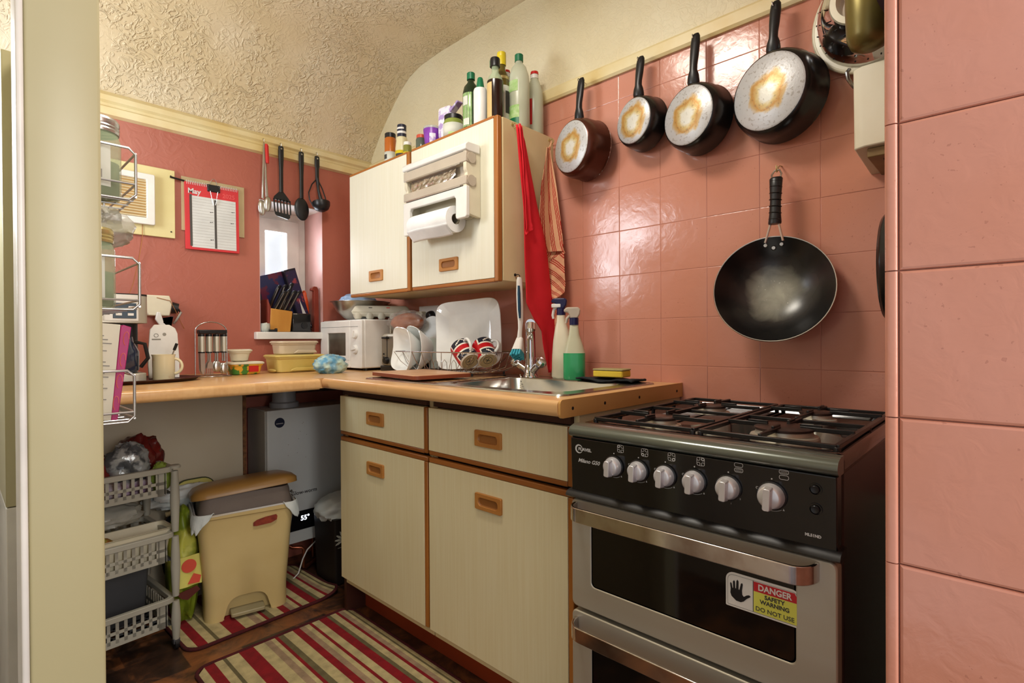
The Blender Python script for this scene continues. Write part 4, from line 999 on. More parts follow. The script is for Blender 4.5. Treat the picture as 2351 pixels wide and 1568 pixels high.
def vin(t):
    obj('cap', G().lathe([(0, .232), (.0165, .232), (.0168, .262), (.0165, .263), (.0168, .264), (.016, .278), (0, .279)], 24), M_YELLOW, t, smooth=40)
    band(t, .031, .02, .15, M_LABEL, 130, 330, e=.0008); band(t, .0275, .176, .186, M_LIDS, 100, 340, e=.0005); band(t, .031, .05, .13, M_INK, 250, 285, e=.0013)
bottle('oil_bottle', 'tall bottle with a long yellow cap and dark gold neck label', XT+.045, -1.190, [(.029, 0), (.031, .006), (.031, .158), (.0275, .176), (.024, .196), (.015, .212), (.014, .236)], pm('dark_oil', (96, 84, 34), .12, coat=.3), None, None, None, None, vin)
def soy(t):
    obj('cap', G().lathe([(0, .192), (.0175, .192), (.0175, .218), (.016, .222), (0, .222)], 24), M_BLACK, t, smooth=40)
    obj('neck', G().lathe([(.0275, .142), (.0235, .156), (.0125, .170), (.0125, .194)], 24), M_GLASSG, t, smooth=50)
    obj('stopper_tab', G().box(-.006, .004, .012, .022, .196, .222), M_GREEN, t, bevel=.002)
    band(t, .0285, .006, .130, pm('tan_label', (206, 178, 120), .6), 130, 200, e=.0008)
bottle('sauce_bottle', 'dark brown sauce bottle with black cap beside the front corner', XT-.02, -1.222, [(.027, 0), (.0285, .004), (.0285, .140)], M_SOY, None, None, None, None, soy)
def sq(t):
    band(t, .038, .006, .030, M_GREEN, 150, 220, e=.0008); band(t, .038, .030, .075, M_LGREEN, 150, 222, e=.0008); band(t, .038, .125, .165, M_LGREEN, 150, 215, e=.0008)
bottle('squash_bottle', 'tall frosted plastic bottle with green cap', -.148, -1.238, [(.036, 0), (.038, .01), (.038, .165), (.036, .19), (.026, .222), (.014, .238), (.013, .246)], M_PET, (.0155, .244, .270), M_GREEN, None, None, sq, n=36)
bottle('squash_bottle', 'frosted plastic bottle with red and white cap, rightmost on the cupboard', -.065, -1.240, [(.031, 0), (.033, .008), (.033, .12), (.030, .165), (.016, .205), (.013, .212)], M_PET, (.0155, .210, .226), M_WPLAST, None, None,
       lambda t: (obj('cap_top', G().lathe([(0, .226), (.0155, .226), (.0145, .236), (0, .237)], 20), M_REDP, t, smooth=40), band(t, .033, .03, .125, M_REDP, 150, 205, e=.0008)))
# ================================================================ sink, tap, rack and washing-up
def slab(g, loopf, zs, **k): g.loft([[(x, y, z) for x, y in loopf(d)] for z, d in zs], **k)
sn = thing('sink', 'stainless steel sink with drainer set into the worktop', 'sink', (-.3, -1.28, WT-.15), world=True)
g = G()
def RL(x0, y0, x1, y1, r, z): return [(x, y, z) for x, y in rr(x0, y0, x1, y1, r, 5)]
# plate: outer loop to bowl loop and drainer
zt = WT+.004
BX0, BX1, BY0, BY1 = -.500, -.158, -1.692, -1.222
g.loft([RL(-.548, -1.742, -.070, -.822, .03, WT+.0005), RL(-.546, -1.740, -.072, -.824, .03, zt), RL(-.538, -1.732, -.080, -.832, .028, zt),
        ], cap0=False, cap1=False)
g.ring([(x, y) for x, y in rr(-.538, -1.732, -.080, BY1+.012, .02, 5)], [(x, y) for x, y in rr(BX0, BY0, BX1, BY1, .06, 5)], WT+.0015, zt-.0005)
g.loft([RL(BX0, BY0, BX1, BY1, .06, zt-.0006), RL(BX0+.006, BY0+.006, BX1-.006, BY1-.006, .055, zt-.006), RL(BX0+.014, BY0+.014, BX1-.014, BY1-.014, .05, WT-.12), RL(BX0+.035, BY0+.035, BX1-.035, BY1-.035, .04, WT-.142), RL(BX0+.15, BY0+.15, BX1-.15, BY1-.15, .01, WT-.146)], cap0=False)
obj('bowl', g, M_SINK, sn, smooth=50)
def dr(u, v):
    x = -.538+.458*v; y = BY1+.012+(-.832-BY1-.012)*u
    inn = max(0, min(1, min((u-.05)/.06, (.96-u)/.06, (v-.06)/.06, (.94-v)/.06)))
    return (x, y, zt-.0005-inn*(.003+.0016*(1+math.sin((x+.5)*2*PI/.034))))
obj('drainer', G().surf(dr, 40, 100), M_SINK, sn, smooth=70)
obj('waste', G(T(-.33, -1.457, WT-.146)).lathe([(0, .0), (.03, .0), (.035, .003), (.038, .001)], 24), M_CHROME, sn)
tp = thing('mixer_tap', 'chrome kitchen mixer tap with two knobs and a tall spout', 'tap', (-.13, -1.27, WT+.004), world=True)
tb = Vector((-.128, -1.268, WT+.003))
obj('base', G(T(*tb)).lathe([(0, 0), (.030, 0), (.030, .005), (.025, .010), (.023, .030), (.020, .044), (0, .044)], 28), M_CHROME, tp, smooth=50)
for s_ in (1, -1):
    a = tb+Vector((0, 0, .014)); b = tb+Vector((-.012, s_*.046, .044))
    obj('arm', G().tube([a, (a*.5+b*.5), b], [.017, .014, .0125], 16), M_CHROME, tp, smooth=60)
    kx = b+Vector((-.003, s_*.026, .020)); M = T(*b) @ (kx-b).to_track_quat('Z', 'Y').to_matrix().to_4x4()
    obj('knob', G(M).lathe([(0, 0), (.011, 0), (.017, .006), (.0215, .014), (.0215, .024), (.016, .032), (0, .035)], 8), M_CHROME, tp, smooth=20, bevel=.002)
sp = []; d_ = Vector((-.75, -.66, 0))
for k in range(15):
    t = k/14
    if t < .45: p = tb+Vector((0, 0, .04+.20*t))
    else:
        a = (t-.45)/.55*PI*.55; p = tb+Vector((0, 0, .13))+d_*(.062*(1-math.cos(a)))+Vector((0, 0, .062*math.sin(a)))
    sp.append(p)
obj('spout', G().tube(sp, [.0200-.003*k/14 for k in range(15)], 20), M_CHROME, tp, smooth=60)
obj('nozzle', G().cyl(sp[-1]-(sp[-1]-sp[-2]).normalized()*.003, sp[-1]+Vector((-.004, -.0035, -.022)), .0185, .0175, 24), M_CHROME, tp, smooth=50)
pc = thing('plug_chain', 'thin beaded plug chain falling into the sink beside the tap', 'chain', (-.17, -1.24, WT-.05), world=True)
g = G(); pts = [(-.150, -1.236, WT+.012), (-.158, -1.244, WT+.010), (-.166, -1.254, WT+.003), (-.178, -1.262, WT-.012), (-.184, -1.268, WT-.03), (-.190, -1.27, WT-.06)]
for a, b in zip(pts, pts[1:]):
    for q in range(3): g.blob(Vector(a).lerp(Vector(b), q/3), (.0022,)*3, 6, 4, 0)
cc = obj('beads', g, M_CHROME, pc); cc['kind'] = 'stuff'

# chopping board on the drainer
cb = thing('chopping_board', 'worn wooden chopping board lying flat in front of the dish rack', 'board', (-.395, -.965, WT+.004), 0, world=False)
cb.rotation_euler = (0, 0, math.radians(-7))
obj('board', G().prism(rr(-.115, -.165, .115, .165, .018, 5), .0045, .0185), M_BOARDW, cb, bevel=.003)
obj('side', G().ring(rr(-.117, -.167, .117, .167, .02, 5), rr(-.114, -.164, .114, .164, .018, 5), .0040, .0170), M_BOARDE, cb, bevel=.001)

# dish rack
rk = thing('dish_rack', 'chrome wire dish rack on the draining board', 'dish rack', (-.19, -.94, WT+.004), world=True)
def loopw(x0, y0, x1, y1, z, r=.03): return [(x, y, z) for x, y in rr(x0, y0, x1, y1, r, 5)]
obj('rim', G().tube(loopw(-.305, -1.222, -.055, -.645, 1.000, .045), .0022, 6, True), M_WIRE, rk)
obj('base_loop', G().tube(loopw(-.270, -1.115, -.085, -.715, .925, .03), .0022, 6, True), M_WIRE, rk)
for k in range(10):
    y = -.735-.040*k; yt_ = -.665-.0620*k
    obj('wire', G().tube([(-.305, yt_, 1.000), (-.292, yt_*.6+y*.4, .96), (-.270, y, .925), (-.085, y, .925), (-.066, yt_*.6+y*.4, .96), (-.055, yt_, 1.000)], .0013, 5), M_WIRE, rk)
for k in range(5):
    x = -.25+.036*k
    obj('wire', G().tube([(x-.01, -1.222, 1.000), (x, -1.19, .945), (x, -1.115, .925), (x, -.715, .925), (x, -.675, .955), (x, -.645, 1.000)], .0013, 5), M_WIRE, rk)
for k in range(6):
    y = -.76-.055*k
    obj('divider', G().tube([(-.262, y, .925), (-.262, y-.004, .958), (-.258, y-.012, .970), (-.254, y-.020, .958), (-.254, y-.024, .925)], .0013, 5), M_WIRE, rk)
for x, y in ((-.262, -.735), (-.262, -1.10), (-.095, -.735), (-.095, -1.10)): obj('foot', G().cyl((x, y, WT+.0045), (x, y, .925), .004, n=10), M_BLACK, rk)

def squircle(r, n=48, p=3.2):
    return [(r*math.copysign(abs(math.cos(a))**(2/p), math.cos(a)), r*math.copysign(abs(math.sin(a))**(2/p), math.sin(a))) for a in [2*PI*k/n for k in range(n)]]
def dish(name, label, M, r, prof, p=3.2, cat='plate', group=None, ripple=0):
    t = thing(name, label, cat, tuple(M.to_translation()), world=True, group=group)
    loops = []
    for f, z in prof:
        loops.append([(x*f, y*f, z+ripple*(math.hypot(x, y)/r-1)*f) for x, y in squircle(r, 56, p)])
    obj('dish', G(M).loft(loops), M_WHITEC, t, smooth=60); return t
PL = [(.30, 0), (.62, 0), (.66, .004), (1.0, .020), (1.003, .023), (.99, .025), (.66, .0085), (.62, .0065), (.30, .006)]
dish('plate', 'big white square plate standing upright against the wall in the dish rack', T(-.150, -.968, 1.066) @ R('Z', 27) @ R('X', -5) @ R('Y', -80), .138, PL, 6, ripple=.03)
dish('plate', 'white round plate standing in the rack behind the square bowl', T(-.120, -.690, 1.045) @ R('Z', -4) @ R('Y', -78), .104, PL, 2)
BW = [(.30, 0), (.42, 0), (.50, .006), (.80, .045), (1.0, .072), (1.004, .075), (.985, .076), (.78, .050), (.48, .011), (.40, .006), (.28, .006)]
dish('bowl', 'white square bowl lying on its side at the left end of the dish rack', T(-.215, -.712, 1.003) @ R('Z', -12) @ R('X', 8) @ R('Y', -88), .092, BW, 4, 'bowl', 'square bowls in the dish rack', ripple=.05)
dish('bowl', 'second white square bowl nested behind the first in the dish rack', T(-.180, -.750, 1.006) @ R('Z', -16) @ R('X', 12) @ R('Y', -88), .092, BW, 4, 'bowl', 'square bowls in the dish rack', ripple=.05)
ct = thing('tumbler', 'clear plastic tumbler standing behind the wires of the dish rack', 'cup', (-.17, -.775, .928), world=False)
obj('cup', G().lathe([(0, 0), (.028, 0), (.037, .125), (.0355, .125), (.0268, .003), (0, .003)], 32), M_CLEARP, ct, smooth=50)
# flag mugs
def flag(u, v, asp=1.0):
    """0 blue 1 white 2 red for a point in a union flag, u,v in -1..1"""
    if abs(u) < .22 or abs(v) < .27: return 2
    if abs(u) < .33 or abs(v) < .42: return 1
    d = abs(abs(v)-abs(u))
    return 1 if d < .07 and abs(u) > .6 else 0
def mug(label, base, axis, roll, grp, hr=20):
    t = thing('mug', label, 'mug', tuple(base), world=True, group=grp)
    M = T(*base) @ Vector(axis).to_track_quat('Z', 'Y').to_matrix().to_4x4() @ R('Z', roll)
    NZ = 22; H = .092
    prof = [(.033, .0), (.0355, .003)]+[(.0385+.0025*min(1, k/4), .004+(H-.006)*k/NZ) for k in range(NZ+1)]+[(.0405, H), (.037, H-.001)]
    def paint(u, j):
        if j < 2: return 1
        if j > NZ+1: return 0
        uu = ((u*2) % 1)*2-1; vv = ((j-2+.5)/NZ)*2-1
        return flag(uu, vv, 1.25)
    obj('outside', G(M).lathe(prof, 96, paint=paint), [M_UJB, M_UJW, M_UJR], t, smooth=60)
    obj('inside', G(M).lathe([(.037, H-.001), (.036, .01), (.03, .004), (0, .004)], 40), M_WHITEC, t, smooth=60)
    b = obj('underside', G(M).lathe([(0, .0035), (.029, .003), (.0305, 0), (.033, 0)], 40), M_MUGB, t, smooth=60)
    obj('maker_mark', G(M).ring(circ(0, 0, .017, 32), circ(0, 0, .0158, 32), .0020, .0030).box(-.0012, .0012, -.010, .010, .0020, .0030).box(-.010, .010, -.0012, .0012, .0020, .0030), pm('mark_ink', (70, 70, 66), .5), b)
    obj('handle', G(M @ R('Z', hr)).tube([(.040+.024*math.sin(a)*1, 0, .046+.028*math.cos(a)) for a in [PI*k/12 for k in range(13)]], .0055, 10), M_WHITEC, t, smooth=60)
    return t
mug('union flag mug upside down in the rack, left of the pair', (-.262, -1.090, .966), (.018, .082, .060), 65, 'union flag mugs in the dish rack')
mug('union flag mug upside down in the rack, right of the pair and further back', (-.205, -1.125, .968), (.035, .070, .064), 110, 'union flag mugs in the dish rack')

# spray bottles
def trigger(t, M, cm, nm, h):
    obj('collar', G(M).lathe([(0, h), (.0155, h), (.0155, h+.024), (0, h+.024)], 24), cm, t, smooth=40)
    g = G(M @ T(0, 0, h+.022)); P_ = Matrix(((1, 0, 0, 0), (0, 0, 1, 0), (0, 1, 0, 0), (0, 0, 0, 1)))
    g.prism([(-.012, 0), (.012, 0), (.020, .014), (.022, .030), (.014, .038), (-.024, .038), (-.034, .030), (-.034, .022), (-.020, .020), (-.014, .010)], -.0115, .0115, P_)
    return g
s1 = thing('spray_bottle', 'tall cream spray bottle with a navy trigger head, left of the green cleaner', 'bottle', (-.10, -1.395, WT+.004), 0, world=False)
s1.rotation_euler = (0, 0, math.radians(-62))
lp = []
for z, w_, dx, dy in ((0, .036, .026, 0), (.006, .040, .029, 0), (.08, .038, .029, 0), (.13, .034, .027, .0), (.17, .024, .022, -.004), (.20, .016, .016, -.006), (.222, .014, .014, -.006)):
    lp.append([(x+dy, y, z) for x, y in squircle(1, 32, 2.6)] and [(x*w_+dy, y*dx, z) for x, y in squircle(1, 32, 2.6)])
obj('bottle', G().loft(lp), M_CPLAST, s1, smooth=60)
M1 = T(-.006, 0, 0); g = trigger(s1, M1, M_NAVY, None, .220); obj('head', g, M_NAVY, s1, bevel=.004, seg=3)
obj('trigger', G(M1).tube([(-.016, 0, .250), (-.026, 0, .240), (-.030, 0, .220), (-.028, 0, .208)], [.006, .0055, .005, .004], 10), M_WPLAST, s1, smooth=60)
obj('front', G(M1 @ T(-.003, 0, .246)).box(-.030, .004, -.0125, .0125, 0, .014), M_WPLAST, s1, bevel=.003)
s2 = thing('spray_bottle', 'clear spray bottle half full of green cleaner with a grey trigger', 'bottle', (-.125, -1.462, WT+.004), 0, world=False)
s2.rotation_euler = (0, 0, math.radians(-55))
def s2prof(zs): 
    out = []
    for z in zs:
        K = [(0, .034), (.006, .037), (.09, .037), (.115, .030), (.150, .018), (.175, .0155), (.186, .014)]
        for (a, ra), (b, rb_) in zip(K, K[1:]):
            if a <= z <= b: out.append((z, ra+(rb_-ra)*(z-a)/(b-a))); break
    return out
obj('bottle', G().loft([[(x*r, y*r*.82, z) for x, y in squircle(1, 32, 2.8)] for z, r in s2prof((.089, .10, .115, .13, .15, .175, .186))], cap0=False), M_SPRAYT, s2, smooth=60)
obj('cleaner', G().loft([[(x*r, y*r*.82, z) for x, y in squircle(1, 32, 2.8)] for z, r in s2prof((0, .006, .05, .089))]), M_SPRAYG, s2, smooth=60)
g = trigger(s2, I4, M_NAVY, None, .184); obj('head', g, pm('greige_trigger', (190, 178, 160), .4), s2, bevel=.004, seg=3)
obj('trigger', G().tube([(-.014, 0, .216), (-.024, 0, .206), (-.027, 0, .190)], [.0055, .005, .004], 10), MATS['greige_trigger'], s2, smooth=60)

# sponge on a dark cloth
cd_ = thing('dishcloth', 'dark folded dishcloth at the right end of the sink under the sponge', 'cloth', (-.12, -1.60, WT+.004), 0, world=False)
def clf(u, v): return (-.045+.09*v+.004*math.sin(u*7), -.105+.21*u, .006+.004*math.sin(u*9+v*3)+.003*mnoise.noise(Vector((u*8, v*6, 0))))
obj('cloth', G().surf(clf, 30, 12), M_CLOTHD, cd_, solid=.005)
sg = thing('sponge', 'yellow sponge scourer lying on the dark dishcloth', 'sponge', (-.12, -1.607, WT+.018), 6, world=False)
obj('foam', G().prism(rr(-.032, -.052, .032, .052, .006, 3), .001, .021), M_SPONGE, sg, bevel=.003)
obj('scourer', G().prism(rr(-.033, -.053, .033, .053, .006, 3), .0215, .027), M_SCOUR, sg, bevel=.002)

# ================================================================ appliances in the corner
mw = thing('microwave', 'small white microwave with two dials in the corner of the worktop', 'microwave', (-.16, -.21, WT), world=True)
X0 = -.292; MY0, MY1, MZ0, MZ1 = -.018, -.405, WT+.012, 1.143
obj('case', G().box(X0+.004, -.012, MY0, MY1, MZ0, MZ1), M_WPLAST, mw, bevel=.006)
MF = FX(X0+.004, MY0, 0); Wm = MY0-MY1
g = G(MF).ring(rr(.002, MZ0, .285, MZ1-.004, .006, 3), rr(.075, MZ0+.055, .245, MZ1-.062, .004, 3), 0, .014)
dd = obj('door', g, M_WPLAST, mw, smooth=40, bevel=.003)
obj('door_glass', G(MF).box(.072, .248, MZ0+.052, MZ1-.059, .002, .008), pm('microwave_window', (70, 66, 56), .25, c2=(92, 88, 76), sc=9), dd)
obj('fascia', G(MF).prism(rr(.287, MZ0, Wm-.001, MZ1-.004, .006, 3), 0, .013), M_WPLAST, mw, smooth=40, bevel=.002)
obj('top_band', G(MF).box(.012, Wm-.03, MZ1-.034, MZ1-.0325, .0138, .0145), M_GREYP, mw)
for z in (1.075, 1.005):
    kk = obj('dial', G(MF @ T(.335, z, .013)).lathe([(0, .012), (.016, .012), (.020, .008), (.021, 0)], 28), M_WPLAST, mw, smooth=40)
    obj('dial_grip', G(MF @ T(.335, z, .013) @ R('Z', 75 if z > 1.05 else 10)).box(-.018, .018, -.004, .004, .010, .018), M_WPLAST, kk, bevel=.002)
obj('door_line', G(MF).box(.020, .280, MZ0+.034, MZ0+.035, .0138, .0144), M_GREYP, mw)
obj('side_rib', G().prism([(-.150, .948), (-.128, .942), (-.115, .948), (-.110, .96), (-.110, 1.10), (-.118, 1.112), (-.150, 1.112)], MY1-.004, MY1+.002, Matrix(((1, 0, 0, 0), (0, 0, 1, 0), (0, 1, 0, 0), (0, 0, 0, 1)))), M_CPLAST, mw, bevel=.002)
for x, y in ((X0+.03, MY0-.03), (X0+.03, MY1+.03), (-.04, MY0-.03), (-.04, MY1+.03)): obj('foot', G().cyl((x, y, WT), (x, y, MZ0+.002), .012, n=12), M_BLACK, mw)
mb = thing('mixing_bowl', 'stainless steel mixing bowl on top of the microwave under the cupboard', 'bowl', (-.158, -.158, MZ1), world=False)
obj('bowl', G().lathe([(0, 0), (.050, 0), (.080, .014), (.118, .050), (.138, .092), (.1465, .093), (.1465, .095), (.137, .0955), (.116, .052), (.078, .017), (.048, .003), (0, .003)], 56), M_STEEL, mb, smooth=50)
bb = thing('plastic_bag', 'pale blue plastic bag poking out of the mixing bowl', 'bag', (-.165, -.15, MZ1+.05), world=False)
obj('bag', G().blob((0, 0, .046), (.085, .09, .040), 30, 20, .14, 2.2, 5), pm('pale_blue_bag', (150, 180, 216), .35, bmp=.6, bsc=30, bd=.004), bb, smooth=60)
# egg boxes
def eggbox(label, loc, rz, L_, z):
    t = thing('egg_box', label, 'egg box', (loc[0], loc[1], z), rz, 'egg boxes on the microwave', world=False)
    n = int(L_/.048)
    def lower(u, v):
        x = -L_/2+L_*u; y = -.05+.1*v
        e = min(u, 1-u)*L_/.012; e2 = min(v, 1-v)*.1/.012; k = min(1, e, e2)
        return (x, y, .034-k*(.030-.012*abs(math.cos(PI*n*u))*1))
    obj('tray', G().surf(lower, n*8, 16), M_EGG, t, smooth=60, solid=.002)
    lp = []
    for zz, d in ((.034, 0), (.036, -.003), (.050, .004), (.062, .012), (.066, .020)):
        lp.append([((abs(x)-d if True else 0)*math.copysign(1, x)*(1-.02*abs(math.sin(x*PI/.048))*(zz > .04)), (abs(y)-d)*math.copysign(1, y), zz) for x, y in rr(-L_/2, -.05, L_/2, .05, .012, 4)])
    obj('lid', G().loft(lp), M_EGG, t, smooth=50, bevel=.002)
    for k in range(n):
        x = -L_/2+L_*(k+.5)/n
        obj('cup', G(T(x, -.030, 0)).lathe([(0, .002), (.014, .003), (.020, .016), (.022, .033)], 14), M_EGG, t, smooth=60)
    for x in (-L_*.22, L_*.08): obj('print', G().box(x, x+.016, -.0432, -.040, .052, .058), M_REDP if x > 0 else M_INK, t)
    return t
eggbox('cardboard egg box on the microwave, printed long side facing the room', (-.158, -.345), -31, .27, MZ1)
# toaster
ts = thing('toaster', 'silver and black toaster between the microwave and the white bowls', 'toaster', (-.14, -.555, WT), world=True)
obj('shell', G().box(-.245, -.055, -.475, -.640, WT+.022, 1.076), M_STEELB, ts, bevel=.016, seg=4)
obj('base', G().box(-.248, -.052, -.470, -.645, WT+.002, WT+.026), M_BLACK, ts, bevel=.004)
TF = FX(-.2455, -.475, 0)
obj('panel', G(TF).prism(rr(.010, WT+.028, .150, 1.062, .012, 4), -.001, .002), pm('toaster_panel', (150, 144, 132), .3, .7), ts)
obj('lever_slot', G(TF).box(.050, .054, .965, 1.065, .002, .003), M_DARK, ts); obj('lever', G(TF).box(.036, .068, 1.052, 1.062, .002, .022), M_BLACK, ts, bevel=.003)
obj('lever', G(TF).box(.018, .040, 1.052, 1.060, .002, .010), M_BLACK, ts, bevel=.002)
obj('browning_knob', G(TF @ T(.052, .957, .002)).lathe([(0, .016), (.013, .016), (.015, .012), (.016, 0)], 24), M_BLACK, ts, smooth=40)
for z in (.955, .970, .985): obj('button', G(TF @ T(.026, z, .002)).lathe([(0, .003), (.004, .003), (.0045, 0)], 12), M_BLACK, ts)
obj('bread_slot', G().box(-.215, -.085, -.505, -.530, 1.075, 1.0775), M_DARK, ts); obj('bread_slot', G().box(-.215, -.085, -.580, -.605, 1.075, 1.0775), M_DARK, ts)
bd = thing('bread_loaf', 'brown loaf in clear plastic lying on the toaster', 'bread', (-.15, -.54, 1.079), 0, world=False)
obj('loaf', G().blob((0, -.005, .046), (.052, .105, .045), 30, 20, .10, 2.0, 3, crease=False), M_BREAD, bd, smooth=60)
obj('wrapper', G().blob((0, 0, .049), (.060, .118, .050), 40, 26, .12, 3.4, 8), M_FILM, bd, smooth=60)
# wall socket with plug
so = thing('wall_socket', 'white double wall socket with a black plug behind the dish rack', 'socket', (0, -.53, 1.12), world=True)
obj('plate', G().box(-.0165, -.006, -.452, -.598, 1.120, 1.208), M_WPLAST, so, bevel=.003)
pl_ = obj('plug', G(FX(-.0165, -.553, 1.158)).loft([[(x, y, z) for x, y in circ(0, 0, r, 20)] for z, r in ((0, .026), (.008, .026), (.022, .021), (.026, .014))]), M_BLACK, so, smooth=50)
obj('cable', G().tube([(-.034, -.553, 1.140), (-.036, -.553, 1.110), (-.036, -.554, 1.06), (-.034, -.556, .99), (-.04, -.56, .95)], .0055, 10), M_BLACK, pl_, smooth=60)
obj('adapter', G(FX(-.0165, -.488, 1.158)).box(-.026, .020, -.030, .024, 0, .028), M_CPLAST, so, bevel=.004)

# blue bag on the worktop corner
bg_ = thing('plastic_bag', 'scrunched blue and green striped plastic bag on the worktop corner', 'bag', (-.46, -.42, WT), 0, world=False)
obj('bag', G().blob((0, 0, .036), (.070, .055, .042), 40, 28, .12, 2.4, 2, flatb=-.036), M_BLUEBAG, bg_, smooth=60)

# ================================================================ things along the far worktop
def tub(name, label, x0, x1, y0, y1, z0, z1, mat, flare=.012, lid=None, lidm=None, clips=None, r=.02):
    t = thing(name, label, 'container', ((x0+x1)/2, (y0+y1)/2, z0), world=True)
    g = G(); lp = []
    for z, d in ((z0, flare+.006), (z0+.004, flare), (z1-.008, .002), (z1-.006, -.002), (z1, -.002)):
        lp.append([(x, y, z) for x, y in rr(x0+d, y0+d, x1-d, y1-d, r, 5)])
    g.loft(lp); obj('box', g, mat, t, smooth=40)
    if lid: obj('lid', G().loft([[(x, y, z) for x, y in rr(x0+d, y0+d, x1-d, y1-d, r, 5)] for z, d in ((z1, -.006), (z1+lid*.6, -.006), (z1+lid, .0))]), lidm, t, smooth=40, bevel=.001)
    return t
t_ = tub('food_container', 'large yellow lidded food container at the bottom of the pair under the window sill', -.612, -.395, -.245, -.10, WT, .975, M_TUPY, .008, .010, M_TUPY)
for x0_, x1_ in ((-.560, -.440),): obj('clip', G().prism([(x0_, -.002), (x1_, -.002), (x1_-.01, .010), (x0_+.03, .012), (x0_+.01, .006)], -.254, -.246, XZ @ T(0, WT+.010, 0)), M_TUPY, t_, bevel=.002)
obj('clip', G().blob((-.617, -.20, WT+.010), (.010, .04, .008), 12, 8, 0), M_TUPY, t_)
t_ = tub('food_container', 'small clear lidded food container on top of the yellow one', -.592, -.418, -.225, -.12, .9855, 1.036, M_TUPC, .006, .010, M_TUPC)
obj('clip', G().prism([(-.535, -.002), (-.428, -.002), (-.435, .010), (-.515, .012)], -.238, -.226, XZ @ T(0, .994, 0)), M_TUPC, t_, bevel=.002)
mt = tub('margarine_tub', 'margarine tub with green and yellow print and cream lid', -.792, -.668, -.245, -.155, WT, .951, pm('margarine_print', (70, 130, 50), .4, c2=(226, 170, 50), sc=26, lo=.48, hi=.52), .008, .010, M_CPLAST)
obj('print', G().box(-.728, -.690, -.2455, -.2400, WT+.012, .944), M_REDP, mt)
tub('dip_pot', 'small round-cornered cream pot stacked on the margarine tub', -.790, -.708, -.232, -.165, .9622, 1.004, M_CPLAST, .008, .009, M_CPLAST, r=.03)
# cutlery stand
cs = thing('cutlery_stand', 'wire stand with arched handle hung with black and steel cutlery', 'cutlery stand', (-.868, -.22, WT), world=True)
yc_ = -.24
arch = [(-.925, yc_, WT+.004), (-.925, yc_, 1.085)]+[(-.868-.057*math.cos(a), yc_, 1.085+.038*math.sin(a)) for a in [PI*k/14 for k in range(15)]]+[(-.811, yc_, 1.085), (-.811, yc_, WT+.004)]
obj('frame', G().tube(arch, .0022, 8).tube([(-.925, yc_, WT+.003), (-.925, yc_+.06, WT+.003), (-.811, yc_+.06, WT+.003), (-.811, yc_, WT+.003), (-.811, yc_-.05, WT+.003), (-.925, yc_-.05, WT+.003), (-.925, yc_, WT+.003)], .002, 6), M_WIRE, cs, smooth=60)
obj('top_bar', G().box(-.915, -.815, yc_-.018, yc_+.018, 1.076, 1.092), M_BLACK, cs, bevel=.003)
for k in range(4):
    for dy in (-.012, .012):
        x = -.903+.024*k*1.1
        ck_ = thing('cutlery', 'bladed knife, leftmost in the wire stand' if (k == 0 and dy < 0) else 'fork hanging second in the wire stand' if (k == 1 and dy < 0) else 'spoon hanging third in the wire stand' if (k == 2 and dy < 0) else 'spoon hanging rightmost in the wire stand' if (k == 3 and dy < 0) else 'cutlery in the rear row of the wire stand, behind the '+('knife', 'fork', 'third-placed spoon', 'rightmost spoon')[k], 'cutlery', (x, yc_+dy, WT+.02), group='cutlery on the wire stand', world=True)
        obj('handle', G().prism(circ(x, yc_+dy, .0085, 14, .005), 1.005, 1.074), M_STEELB if True else M_BLACK, ck_, smooth=40)
        obj('handle_end', G().prism(circ(x, yc_+dy, .0090, 14, .0055), 1.066, 1.0755), M_BLACK, ck_, smooth=40)
        obj('collar', G().prism(circ(x, yc_+dy, .0088, 14, .0053), 1.001, 1.006), M_BLACK, ck_, smooth=40)
        M = T(x, yc_+dy, 0)
        if k == 0: obj('blade', G(M @ XZ).prism([(-.008, 1.001), (.008, 1.001), (.0085, .94), (.006, WT+.014), (.001, WT+.010), (-.006, .935)], -.0008, .0008), M_STEEL, ck_)
        else:
            obj('neck', G(M).tube([(0, 0, 1.002), (0, -.001, .985), (0, 0, .968)], [.004, .0028, .004], 8), M_STEEL, ck_)
            if k == 1:
                g = G(M @ XZ); g.prism([(-.011, .940), (.011, .940), (.009, .958), (.003, .970), (-.003, .970), (-.009, .958)], -.001, .001)
                for q in range(4): g.box(-.0105+.0062*q, -.0080+.0062*q, .915, .941, -.0008, .0008)
                obj('tines', g, M_STEEL, ck_)
            else: obj('bowl', G(M).blob((0, 0, .947-.008*(k == 3)), (.0145, .005, .022), 16, 10, 0), M_STEEL, ck_, smooth=60)
# tray, coffee machine, board, mug, can opener
ty = thing('tray', 'dark brown tray under the coffee machine and mug', 'tray', (-1.15, -.33, WT), world=True)
obj('tray', G(T(-1.150, -.33, WT)).loft([[(x, y, z) for x, y in circ(0, 0, a, 48, b)] for z, a, b in ((.001, .195, .135), (.012, .215, .150), (.013, .211, .146), (.004, .192, .132))]), M_TRAY, ty, smooth=40)
TZ = WT+.005
cm = thing('coffee_machine', 'silver and black filter coffee machine with glass jug behind the spice rack', 'coffee machine', (-1.20, -.33, TZ), world=True)
obj('base', G().prism(rr(-1.290, -.425, -1.118, -.235, .03, 5), TZ, TZ+.030), M_STEELB, cm, bevel=.003)
obj('column', G().prism(rr(-1.290, -.320, -1.122, -.230, .02, 5), TZ+.030, TZ+.205), M_BLACK, cm, bevel=.002)
obj('head', G().prism(rr(-1.292, -.428, -1.114, -.230, .035, 6), TZ+.198, TZ+.288), M_STEELB, cm, smooth=40)
obj('top', G().prism(rr(-1.292, -.428, -1.114, -.230, .035, 6), TZ+.288, TZ+.294), M_DARK, cm, smooth=40)
